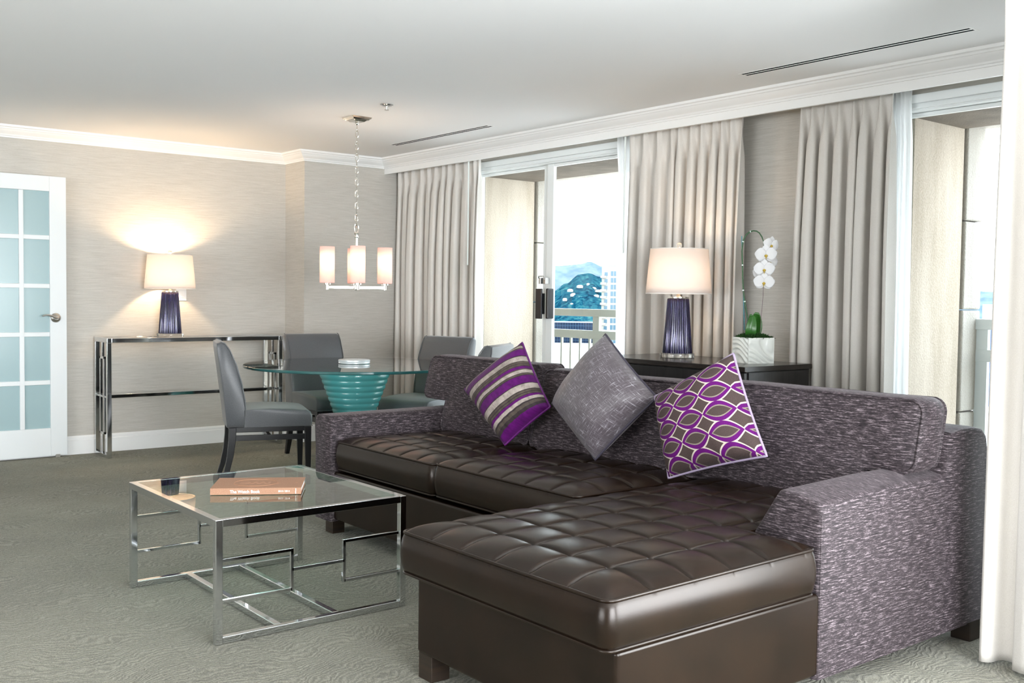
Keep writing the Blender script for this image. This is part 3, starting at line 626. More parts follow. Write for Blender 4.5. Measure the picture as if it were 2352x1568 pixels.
# ------------------------------------------------------------------ dining chairs
def make_chair():
    t = thing('dining_chair', (0, 0, 0), 'grey', 'chair', 'grey satin dining chairs around the glass table')
    hw = .232
    def rbox(x0, x1, prof_yz, name, mat, bulge=.012):
        # side profile extruded in x with a rounded edge
        b = B(); xs = [x0, x0+.006, x0+.02, (x0+x1)/2, x1-.02, x1-.006, x1]; ins = [.016, .006, 0, 0, 0, .006, .016]
        cyc = Vector((sum(p[0] for p in prof_yz)/len(prof_yz), sum(p[1] for p in prof_yz)/len(prof_yz))); n = len(prof_yz)
        for x, q in zip(xs, ins):
            for p in prof_yz:
                d = cyc-Vector(p); L = d.length; pp_ = Vector(p)+d*(q/L if L else 0); b.v.append(Vector((x, pp_.x, pp_.y)))
        for j in range(len(xs)-1):
            for i in range(n): b.f.append((j*n+i, j*n+(i+1) % n, (j+1)*n+(i+1) % n, (j+1)*n+i))
        b.f.append(tuple(range(n))[::-1]); b.f.append(tuple((len(xs)-1)*n+i for i in range(n))); return mk(name, b, mat, t, angle=50)
    rbox(-hw, hw, [(-.17, .385), (.265, .385), (.272, .40), (.272, .455), (.262, .478), (.235, .492), (.15, .502), (0, .508), (-.12, .505), (-.18, .50)], 'seat', GREYF)
    bk = [(-.272, .388), (-.160, .388), (-.152, .46), (-.158, .56), (-.180, .68), (-.212, .79), (-.252, .885), (-.285, .932), (-.312, .940), (-.336, .930), (-.336, .90), (-.322, .80), (-.304, .66), (-.286, .52)]
    rbox(-hw, hw, bk[::-1], 'backrest', GREYF)
    pp2 = B()
    for sx_ in (-1, 1): pp2.tube([(sx_*(hw-.004), p[0], p[1]) for p in bk[1:9]], .003, 6)
    pp2.tube([(-hw+.005, .270, .389), (hw-.005, .270, .389)], .003, 6)
    mk('piping', pp2, GREYF, t)
    def leg(x, pts):
        b = B(); V = []
        for y, z, w in pts: V += [(x-w/2, y-w/2, z), (x+w/2, y-w/2, z), (x+w/2, y+w/2, z), (x-w/2, y+w/2, z)]
        m = len(pts); F = [(0, 1, 2, 3), tuple((m-1)*4+i for i in (3, 2, 1, 0))]
        for j in range(m-1):
            for i in range(4): F.append((j*4+i, (j+1)*4+i, (j+1)*4+(i+1) % 4, j*4+(i+1) % 4))
        b.add(V, F); mk('leg', b, BLACKW, t, bevel=.003, angle=30)
    for sx_ in (-1, 1):
        leg(sx_*(hw-.026), [(.243, .386, .044), (.245, .20, .038), (.247, 0, .026)])
        leg(sx_*(hw-.026), [(-.235, .386, .046), (-.238, .30, .044), (-.250, .20, .040), (-.272, .10, .036), (-.305, 0, .030)])
        mk('stretcher', B().box(sx_*(hw-.026)-.010, sx_*(hw-.026)+.010, -.236, .244, .300, .335), BLACKW, t, bevel=.002)
    mk('apron', B().box(-hw+.02, hw-.02, -.25, .255, .355, .386), BLACKW, t, bevel=.002)
    mk('stretcher', B().box(-hw+.03, hw-.03, -.01, .012, .305, .330), BLACKW, t, bevel=.002)
    return t
def copy_tree(o, parent=None):
    c = o.copy(); C.objects.link(c); c.parent = parent
    for ch in list(o.children): copy_tree(ch, c)
    return c
chair = make_chair()
CH = [((-6.36, 3.00), (.337, .941), 'grey satin dining chair in profile between the coffee table and the console'),
      ((-7.03, 3.83), (1.0, -.03), 'grey satin dining chair seen from the front, its back to the wall corner'),
      ((-6.37, 4.27), (.30, -.955), 'grey satin dining chair in front of the back corner curtain'),
      ((-5.53, 3.95), (-.84, -.55), 'grey satin dining chair partly hidden behind the sofa back, nearest the balcony window')]
kids = [chair]
for k in range(3): kids.append(copy_tree(chair))
for o, (p, d, lab) in zip(kids, CH):
    o.location = (p[0], p[1], 0); o.rotation_euler = (0, 0, math.atan2(-d[0], d[1])); o['label'] = lab

# ------------------------------------------------------------------ cushions
def poly_sd(poly, u, v):
    best = 9
    n = len(poly)
    for i in range(n):
        ax, ay = poly[i]; bx, by = poly[(i+1) % n]; dx, dy = bx-ax, by-ay; L = dx*dx+dy*dy
        tt = max(0, min(1, ((u-ax)*dx+(v-ay)*dy)/L)); d = math.hypot(u-ax-tt*dx, v-ay-tt*dy)
        if d < best: best = d
    return best
def cushion(poly, top, bot, side, res, xu=(), xv=(), rc=.03, rings=5, edge_top=None, edge_bot=None, out=.012, skip_round=()):
    """closed cushion over an axis-aligned polygon; top(u,v,sd), bot(u,v,sd) give heights; edges bulge by `out`"""
    us = sorted(set(p[0] for p in poly)); vs = sorted(set(p[1] for p in poly))
    def grid(a):
        g = []
        for x, y in zip(a, a[1:]):
            n = max(1, round((y-x)/res)); g += [x+(y-x)*i/n for i in range(n)]
        return g+[a[-1]]
    def merge(g, x):
        k = [q for q in x if g[0]+.008 < q < g[-1]-.008]; keep = [q for q in g if q in us or q in vs or all(abs(q-z) > .0028 for z in k)]
        return sorted(set(keep+[z for z in k if all(abs(z-q) > .0015 or z == q for q in (us if g is gu0 else vs))]))
    gu0, gv0 = grid(us), grid(vs); gu, gv = merge(gu0, xu), merge(gv0, xv)
    def ins(u, v):
        c = False; n = len(poly)
        for i in range(n):
            ax, ay = poly[i]; bx, by = poly[(i+1) % n]
            if (ay > v) != (by > v) and u < (bx-ax)*(v-ay)/(by-ay)+ax: c = not c
        return c
    cells = {(i, j) for i in range(len(gu)-1) for j in range(len(gv)-1) if ins((gu[i]+gu[i+1])/2, (gv[j]+gv[j+1])/2)}
    vid = {}; P = []
    corners = []
    n = len(poly); area2 = sum(poly[i][0]*poly[(i+1) % n][1]-poly[(i+1) % n][0]*poly[i][1] for i in range(n)); sg = 1 if area2 > 0 else -1
    for i in range(n):
        a, b_, c = Vector(poly[i-1]), Vector(poly[i]), Vector(poly[(i+1) % n]); cr = (b_-a).cross(c-b_)*sg
        if cr > 0 and i not in skip_round: corners.append((b_, (a-b_).normalized()+(c-b_).normalized()))
    def rnd_(u, v):
        for b_, d in corners:
            cc = b_+d*rc; w = Vector((u, v))-cc
            if w.x*d.x <= 0 and w.y*d.y <= 0 and abs(w.x) <= rc+1e-6 and abs(w.y) <= rc+1e-6 and w.length > 1e-9:
                m = max(abs(w.x), abs(w.y)); w = w*(m/w.length); return cc.x+w.x, cc.y+w.y
        return u, v
    def gid(i, j):
        if (i, j) not in vid: vid[(i, j)] = len(P); P.append((i, j))
        return vid[(i, j)]
    top_f = [(gid(i, j), gid(i+1, j), gid(i+1, j+1), gid(i, j+1)) for (i, j) in sorted(cells)]
    b = B(); nt = len(P); tz = []; bz = []; uv = []
    for (i, j) in P:
        u, v = gu[i], gv[j]; sd = poly_sd(poly, u, v); ru, rv = rnd_(u, v); uv.append((ru, rv)); tz.append(top(u, v, sd)); bz.append(bot(u, v, sd))
    b.v = [Vector((a, c, z)) for (a, c), z in zip(uv, tz)] + [Vector((a, c, z)) for (a, c), z in zip(uv, bz)]
    b.f = list(top_f) + [tuple(nt+k for k in f[::-1]) for f in top_f]
    ed = {}
    for f in top_f:
        for k in range(4):
            e = (f[k], f[(k+1) % 4])
            if (e[1], e[0]) in ed: del ed[(e[1], e[0])]
            else: ed[e] = 1
    nxt = {a: c for a, c in ed}; start = next(iter(nxt)); loop = [start]
    while nxt[loop[-1]] != start: loop.append(nxt[loop[-1]])
    m = len(loop); norm = []
    for k in range(m):
        a = b.v[loop[k-1]]; c = b.v[loop[(k+1) % m]]; d = Vector((c.x-a.x, c.y-a.y)); d.normalize(); norm.append(Vector((d.y, -d.x)))
    sm = [(norm[k-1]+norm[k]*2+norm[(k+1) % m]).normalized() for k in range(m)]
    prev = loop
    for r in range(1, rings+1):
        k = r/(rings+1) if r <= rings else 1; cur = []
        for q in range(m):
            a = b.v[loop[q]]; z0 = b.v[loop[q]].z; z1 = b.v[nt+loop[q]].z
            w = out*sin(pi*k)**.8; cur.append(len(b.v)); b.v.append(Vector((a.x+sm[q].x*w, a.y+sm[q].y*w, z0+(z1-z0)*k)))
        for q in range(m): b.f.append((prev[q], cur[q], cur[(q+1) % m], prev[(q+1) % m]))
        prev = cur
    for q in range(m): b.f.append((prev[q], nt+loop[q], nt+loop[(q+1) % m], prev[(q+1) % m]))
    tl = [b.v[k].copy() for k in loop]; bl = [b.v[nt+k].copy() for k in loop]
    return b, tl, bl
def apply_(b, fn): b.v = [Vector(fn(v)) for v in b.v]; return b

# ------------------------------------------------------------------ sofa
SX0, SX1 = -4.86, -1.835
sofa = thing('sectional_sofa', (-3.35, 2.9, 0), 'large purple-grey chenille sectional sofa with tufted brown leather seats and chaise', 'sofa')
base = B(); base.box(-4.70, -2.76, 2.585, 3.45, .085, .335)
mk('base', base, LEATH, sofa, bevel=.012, seg=3)
ch = B(); ch.box(-2.77, -1.845, 1.835, 3.45, .085, .345); mk('chaise_base', ch, LEATH, sofa, bevel=.014, seg=3)
# arms
def arm(x0, x1, y0, y1, h, inner, name):
    # cross-section in xz, inner side flares towards the seat
    prof = [(x0, .075), (x1, .075)]
    def rc(cx_, cz, r, a0, a1): return [(cx_+r*cos(radians(a)), cz+r*sin(radians(a))) for a in range(a0, a1+1, 15)]
    r = .035
    pr = [(x0, .075), (x1, .075)] + rc(x1-r, h-r, r, 0, 90) + rc(x0+r, h-r, r, 90, 180)
    b = B(); ys = [y0, y0+.006, y0+.02, (y0+y1)/2, y1]; ins = [.014, .004, 0, 0, 0]; cc = Vector(((x0+x1)/2, h/2))
    n = len(pr)
    for y, q in zip(ys, ins):
        for px, pz in pr:
            fx = q*(1 if px < cc.x else -1); fz = q*(1 if pz < cc.y else -1)
            ex = 0
            if inner and pz > .3 and px < cc.x: ex = 0
            b.v.append(Vector((px+fx+ex, y, pz+(fz if pz > .3 else 0))))
    for j in range(len(ys)-1):
        for i in range(n): b.f.append((j*n+i, j*n+(i+1) % n, (j+1)*n+(i+1) % n, (j+1)*n+i))
    b.f.append(tuple(range(n))[::-1]); b.f.append(tuple((len(ys)-1)*n+i for i in range(n)))
    o = mk(name, b, CHEN, sofa, angle=50)
    pth = [Vector((px+(.004 if px < cc.x else -.004), y0+.012, min(pz, h-.003))) for px, pz in pr[1:]] + [Vector((x0+.004, y0+.012, .08))]
    mk('piping', B().tube(pth, .003, 6), CHEN, o)
    return o
arm(-4.862, -4.682, 2.565, 3.62, .622, True, 'arm')
# right arm: outer block with slanted inner front
def right_arm():
    y0, y1, h = 2.70, 3.62, .648; x1 = -1.840; r = .035
    pr = [(-2.045, .075), (x1, .075)] + [(x1-r+r*cos(radians(a)), h-.018-r+r*sin(radians(a))) for a in range(0, 91, 15)] + [(-1.93, h-.004)] + [(-1.985+.03*cos(radians(a)), h-.03+.03*sin(radians(a))) for a in range(90, 151, 15)] + [(-2.095, .50), (-2.095, .345)]
    b = B(); n = len(pr); ys = [y0, y0+.005, y0+.018, 3.1, y1]; ins = [.014, .004, 0, 0, 0]; cc = Vector((-1.95, .38))
    for y, q in zip(ys, ins):
        for px, pz in pr:
            b.v.append(Vector((px+q*(1 if px < cc.x else -1), y, pz+(-q if pz > .4 else 0)+(.012 if y > 3 and pz > .5 else 0))))
    for j in range(len(ys)-1):
        for i in range(n): b.f.append((j*n+i, j*n+(i+1) % n, (j+1)*n+(i+1) % n, (j+1)*n+i))
    b.f.append(tuple(range(n))[::-1]); b.f.append(tuple((len(ys)-1)*n+i for i in range(n)))
    o = mk('arm', b, CHEN, sofa, angle=50)
    mk('piping', B().tube([Vector((x1-.004, y0+.008, z)) for z in (.08, .2, .4, .585)] + [Vector((x1-.006-r+r*cos(radians(a)), y0+.008, h-.021-r+r*sin(radians(a)))) for a in range(0, 91, 15)], .0032, 6), CHEN, o)
right_arm()
# back frame
def back_frame():
    prof = [(3.44, .08), (3.755, .08), (3.745, .70), (3.73, .765), (3.70, .79), (3.64, .80), (3.55, .80), (3.48, .79), (3.45, .75)]
    b = B(); n = len(prof); xs = [-4.862, -4.85, -4.82, -1.87, -1.846, -1.838]; ins = [.014, .004, 0, 0, .004, .014]
    for x, q in zip(xs, ins):
        for y, z in prof: b.v.append(Vector((x, y+(q if y < 3.6 else -q), z-(q if z > .5 else 0))))
    for j in range(len(xs)-1):
        for i in range(n): b.f.append((j*n+i, (j+1)*n+i, (j+1)*n+(i+1) % n, j*n+(i+1) % n))
    b.f.append(tuple(range(n))); b.f.append(tuple((len(xs)-1)*n+i for i in range(n))[::-1])
    mk('back_frame', b, CHEN, sofa, angle=40)
back_frame()
for x, y in ((-4.80, 2.60), (-1.92, 3.66), (-2.77, 1.845), (-4.80, 3.66), (-1.93, 1.86), (-3.3, 3.66)):
    mk('leg', B().box(x-.002, x+.074, y, y+.072, 0, .09), LEGW, sofa, bevel=.003)
# seat cushions
def seat(poly, ze, zb_, crown, cellu, cellv, u0, v0, name, tilt=None):
    def puff(u, v):
        a = abs(sin(pi*(u-u0)/cellu)); c = abs(sin(pi*(v-v0)/cellv)); return (a**.17)*(c**.17)
    def groove(u, v):
        a = abs((u-u0)/cellu-round((u-u0)/cellu))*cellu; c = abs((v-v0)/cellv-round((v-v0)/cellv))*cellv; return .006*exp(-(min(a, c)/.0035)**2)
    xu = [u0+k*cellu+d for k in range(1, 12) for d in (-.004, 0, .004)]; xv = [v0+k*cellv+d for k in range(1, 16) for d in (-.004, 0, .004)]
    def top(u, v, sd):
        e = 1-exp(-sd/.055); z = ze + crown*e + (.019*puff(u, v)-.015-groove(u, v))*min(1, sd/.035)
        if tilt: z += tilt(u, v)
        return z
    def bot(u, v, sd): return zb_ - .004*min(1, sd/.05)
    b, tl, bl = cushion(poly, top, bot, None, min(cellu, cellv)/18, xu, xv, rc=.03, rings=6, out=.014)
    o = mk(name, b, LEATH, sofa, angle=180)
    pp = B(); pp.tube(tl, .0055, 7, closed=True); pp.tube(bl, .005, 7, closed=True); mk('piping', pp, LEATH, o, angle=180)
    return o
cell = .158
seat([(-4.672, 2.59), (-3.785, 2.59), (-3.785, 3.42), (-4.672, 3.42)], .492, .352, .030, .1478, cell, -4.672, 2.59, 'seat_cushion')
seat([(-3.775, 2.59), (-2.835, 2.59), (-2.835, 3.42), (-3.775, 3.42)], .498, .355, .032, .1567, cell, -3.775, 2.59, 'seat_cushion')
seat([(-2.79, 1.785), (-1.83, 1.785), (-1.83, 2.665), (-2.10, 2.665), (-2.10, 3.42), (-2.79, 3.42)], .486, .356, .036, .160, .163, -2.79, 1.785, 'chaise_cushion',
     tilt=lambda u, v: .012*max(0, min(1, (v-1.8)/1.2)))
# back cushions (u = x, v = z, depth towards the room)
def back(poly, name, y_bot, y_top, z0, z1, thick, bul, flat=1):
    def top(u, v, sd): return bul*(1-exp(-sd/.10)) + .004*noise.noise(Vector((u*6, v*6, 1)))
    def bot(u, v, sd): return -thick - .02*(1-exp(-sd/.1))
    b, tl, bl = cushion(poly, top, bot, None, .02, rc=.05, rings=5, out=.010)
    def tr(v):
        k = (v.y-z0)/(z1-z0); wob = .006*noise.noise(Vector((v.x*3, 5, v.y*2))); return (v.x, y_bot+(y_top-y_bot)*k - v.z, v.y + wob)
    b = apply_(b, tr); b.f = [f[::-1] for f in b.f] if False else b.f
    o = mk(name, b, CHEN, sofa, angle=180)
    pp = B(); pp.tube([Vector(tr(q)) for q in tl], .006, 7, closed=True); pp.tube([Vector(tr(q)) for q in bl], .006, 7, closed=True); mk('piping', pp, CHEN, o, angle=180)
back([(-4.668, .505), (-3.905, .505), (-3.905, .905), (-4.895, .905), (-4.895, .672), (-4.668, .672)], 'back_cushion', 3.235, 3.335, .505, .905, .15, .035)
back([(-3.895, .505), (-2.955, .505), (-2.955, .885), (-3.895, .885)], 'back_cushion', 3.235, 3.335, .505, .885, .15, .035)
back([(-2.945, .510), (-2.05, .510), (-2.05, .652), (-1.868, .652), (-1.868, .905), (-2.945, .905)], 'back_cushion', 3.245, 3.335, .51, .905, .15, .032)

# ------------------------------------------------------------------ throw pillows
def uvnodes(t):
    u = N(t, 'ShaderNodeUVMap'); u.uv_map = 'UVMap'; s = N(t, 'ShaderNodeSeparateXYZ'); lk(t, u.outputs[0], s.inputs[0]); return u.outputs[0], s.outputs[0], s.outputs[1]
PUR = (.085, .004, .105); SILV = (.34, .29, .26); TAU = (.075, .058, .047)
def m_stripes():
    m, t, p = newmat('striped velvet'); uvv, u, v = uvnodes(t); D = (.035, .025, .027)
    st = [(0, PUR), (.03, TAU), (.05, SILV), (.075, TAU), (.10, PUR), (.20, D), (.215, SILV), (.29, D), (.30, TAU), (.325, D), (.335, TAU), (.36, D), (.37, PUR), (.41, TAU), (.425, SILV), (.47, D), (.48, TAU), (.50, D), (.51, PUR), (.62, D), (.63, SILV), (.71, D), (.72, TAU), (.745, D), (.755, TAU), (.775, D)]
    st2 = [(.0, PUR), (.14, SILV), (.32, D), (.40, TAU), (.55, D), (.70, PUR)]
    r = ramp(t, st, 'CONSTANT'); lk(t, v, r.inputs[0])
    v2 = math_(t, 'MULTIPLY', math_(t, 'SUBTRACT', v, .785), 4.65); r2 = ramp(t, st2, 'CONSTANT'); lk(t, v2, r2.inputs[0])
    c = mixc(t, math_(t, 'GREATER_THAN', v, .785), r.outputs[0], r2.outputs[0])
    mp = N(t, 'ShaderNodeMapping'); mp.inputs['Scale'].default_value = (14, 9, 1); lk(t, uvv, mp.inputs[0]); n = noise_t(t, mp.outputs[0], 1, 4, .7)
    rr = ramp(t, [(.3, (.45, .45, .45)), (.55, (1, 1, 1)), (.75, (1.25, 1.25, 1.25))]); lk(t, n, rr.inputs[0])
    mm = N(t, 'ShaderNodeMix', data_type='RGBA', blend_type='MULTIPLY'); mm.inputs[0].default_value = .8; lk(t, c, mm.inputs[6]); lk(t, rr.outputs[0], mm.inputs[7])
    lk(t, mm.outputs[2], p.inputs['Base Color']); p.inputs['Roughness'].default_value = .55; p.inputs['Specular IOR Level'].default_value = .15; p.inputs['Sheen Weight'].default_value = .05
    f = noise_t(t, mp.outputs[0], 14, 2); bump(t, p, f, .2, .003); return m
def m_cross():
    m, t, p = newmat('crosshatched satin'); uvv, u, v = uvnodes(t)
    def streak(sc):
        mp = N(t, 'ShaderNodeMapping'); mp.inputs['Scale'].default_value = sc; lk(t, uvv, mp.inputs[0]); return noise_t(t, mp.outputs[0], 1, 3, .7)
    s = math_(t, 'MAXIMUM', streak((8, 95, 1)), streak((95, 8, 1)))
    r = ramp(t, [(.50, (.062, .050, .057)), (.61, (.118, .101, .114)), (.73, (.42, .41, .44))]); lk(t, s, r.inputs[0]); lk(t, r.outputs[0], p.inputs['Base Color'])
    p.inputs['Roughness'].default_value = .38; p.inputs['Sheen Weight'].default_value = .2; bump(t, p, s, .15, .002); return m
def m_geo():
    m, t, p = newmat('geometric embroidered velvet'); uvv, u, v = uvnodes(t)
    U = math_(t, 'MULTIPLY', math_(t, 'ADD', u, .10), 3.35); V = math_(t, 'MULTIPLY', math_(t, 'ADD', v, .06), 4.9)
    fx = math_(t, 'SUBTRACT', U, math_(t, 'ROUND', U)); fy = math_(t, 'SUBTRACT', V, math_(t, 'ROUND', V))
    afy = math_(t, 'ABSOLUTE', fy); cx_ = math_(t, 'COSINE', math_(t, 'MULTIPLY', fx, pi))
    env = math_(t, 'MULTIPLY', math_(t, 'POWER', cx_, .85), .50); s = math_(t, 'SUBTRACT', afy, env)
    BR = (.055, .038, .035); CREAM = (.44, .385, .33); BEI = (.21, .18, .145)
    # outer region: star (brown) outlined in cream, then purple band, then the eye
    r = ramp(t, [(0, PUR), (.5, CREAM), (.575, BR)], 'CONSTANT'); lk(t, math_(t, 'ADD', s, .5), r.inputs[0])
    e1 = math_(t, 'SUBTRACT', afy, math_(t, 'MULTIPLY', math_(t, 'SUBTRACT', math_(t, 'COSINE', math_(t, 'MULTIPLY', fx, pi*1.0)), .30), .43))
    eye = math_(t, 'LESS_THAN', e1, 0); e2 = math_(t, 'SUBTRACT', afy, math_(t, 'MULTIPLY', math_(t, 'SUBTRACT', math_(t, 'COSINE', math_(t, 'MULTIPLY', fx, pi*1.0)), .42), .42)); inner = math_(t, 'LESS_THAN', e2, 0)
    c = mixc(t, eye, r.outputs[0], BEI); c = mixc(t, inner, c, BR)
    mp = N(t, 'ShaderNodeMapping'); mp.inputs['Scale'].default_value = (160, 160, 1); lk(t, uvv, mp.inputs[0]); n = noise_t(t, mp.outputs[0], 1, 2)
    rr = ramp(t, [(.3, (.7, .7, .7)), (.7, (1.2, 1.2, 1.2))]); lk(t, n, rr.inputs[0])
    mm = N(t, 'ShaderNodeMix', data_type='RGBA', blend_type='MULTIPLY'); mm.inputs[0].default_value = .9; lk(t, c, mm.inputs[6]); lk(t, rr.outputs[0], mm.inputs[7])
    lk(t, mm.outputs[2], p.inputs['Base Color']); p.inputs['Roughness'].default_value = .7; p.inputs['Specular IOR Level'].default_value = .12; p.inputs['Sheen Weight'].default_value = .02; bump(t, p, n, .2, .002); return m
def pillow(T, L, Bm, R, thick, mat, pipmat, label, backmat=None, seed=0, wr=.0):
    T, L, Bm, R = map(Vector, (T, L, Bm, R)); n = 44; nrm = (R-L).cross(T-Bm).normalized()
    if nrm.dot(Vector((0, 0, 1.2))-T) < 0 and nrm.y > 0: nrm = -nrm
    if nrm.y > 0: nrm = -nrm
    b = B(); b.uv = []
    cen = (T+L+Bm+R)/4; eu = (T-L); ev = (R-T)
    def P(u, v, sgn):
        # u along L->T, v along T->R
        p = (L*(1-u)+T*u)*(1-v) + (Bm*(1-u)+R*u)*v
        a, c = 2*u-1, 2*v-1
        p = p - eu*a*(.018*(1-c*c)) - ev*c*(.018*(1-a*a))
        h = ((1-abs(a)**2.6)*(1-abs(c)**2.6))
        h = 1.22*max(0, h)**.50
        wv = wr*sin(46*u+3*sin(5*v+seed))*max(0, (v-.80)/.20)*(1-abs(c)**6)*5 if wr else 0
        h2 = h*(1+.06*noise.noise(Vector((u*4+seed, v*4, sgn*3)))) + wv*h*.12
        return p + nrm*sgn*h2*thick*(.60 if sgn > 0 else .42)
    idx = {}
    for sgn in (1, -1):
        for j in range(n+1):
            for i in range(n+1):
                e = i in (0, n) or j in (0, n)
                if sgn < 0 and e: idx[(sgn, i, j)] = idx[(1, i, j)]; continue
                idx[(sgn, i, j)] = len(b.v); b.v.append(P(i/n, j/n, sgn)); b.uv.append((i/n, j/n))
    for sgn in (1, -1):
        for j in range(n):
            for i in range(n):
                f = (idx[(sgn, i, j)], idx[(sgn, i+1, j)], idx[(sgn, i+1, j+1)], idx[(sgn, i, j+1)]); b.f.append(f if sgn < 0 else f[::-1])
    o = mk('throw_pillow', b, [mat, backmat or mat], angle=180); tag(o, label, 'pillow')
    for k, p in enumerate(o.data.polygons):
        if k >= n*n: p.material_index = 1
    edge = [P(i/n, 0, 1) for i in range(n)] + [P(1, j/n, 1) for j in range(n)] + [P(1-i/n, 1, 1) for i in range(n)] + [P(0, 1-j/n, 1) for j in range(n)]
    mk('piping', B().tube(edge, .0055, 7, closed=True), pipmat, o, angle=180)
    return o
LAV = plain('lavender backing', (.42, .36, .52), .5); DPIP = plain('charcoal piping', (.035, .03, .045), .5)
pillow((-3.955, 3.235, 1.022), (-4.32, 3.15, .765), (-3.90, 3.09, .528), (-3.66, 3.17, .732), .15, m_stripes(), plain('purple piping', PUR, .5), 'throw pillow with purple, silver and taupe velvet stripes', seed=1, wr=.1)
pillow((-3.36, 3.235, 1.086), (-3.60, 3.13, .757), (-3.25, 3.08, .543), (-2.955, 3.15, .837), .17, m_cross(), DPIP, 'plain silvery mauve throw pillow standing on its corner between the patterned ones', seed=4, wr=.0)
pillow((-2.62, 3.225, 1.036), (-2.93, 3.11, .845), (-2.80, 3.06, .530), (-2.36, 3.11, .672), .15, m_geo(), plain('lavender piping', (.30, .24, .34), .5), 'throw pillow with a purple, cream and brown geometric pattern', LAV, seed=9, wr=.08)

# ------------------------------------------------------------------ cabinet
def cabinet():
    x0, x1, y0, y1 = -4.543, -3.40, 4.28, 4.862; t = thing('sideboard_cabinet', ((x0+x1)/2, (y0+y1)/2, 0), 'dark espresso wood cabinet behind the sofa holding a lamp and an orchid', 'cabinet')
    mk('cabinet_top', B().box(x0-.004, x1+.004, y0-.004, y1, .872, .900), ESPT, t, bevel=.003)
    mk('cabinet_body', B().box(x0+.012, x1-.012, y0+.03, y1-.005, .06, .872), ESP, t, bevel=.002)
    xm_ = (x0+x1)/2
    for a, b_ in ((x0+.008, xm_-.002), (xm_+.002, x1-.008)):
        d = mk('door', B().box(a, b_, y0+.006, y0+.027, .07, .866), ESP, t, bevel=.002)
        hx = b_-.03 if a < xm_-.1 else a+.03
        mk('ring_pull', B().tube([(hx+.012*cos(k*pi/8), y0-.002, .775+.012*sin(k*pi/8)) for k in range(16)], .002, 6, closed=True), CHROME, d)
    mk('side_panel', B().box(x1-.012, x1-.004, y0+.04, y1-.03, .07, .868), ESP, t, bevel=.002)
    mk('plinth', B().box(x0+.03, x1-.03, y0+.05, y1-.02, 0, .06), BLACKW, t)
cabinet()

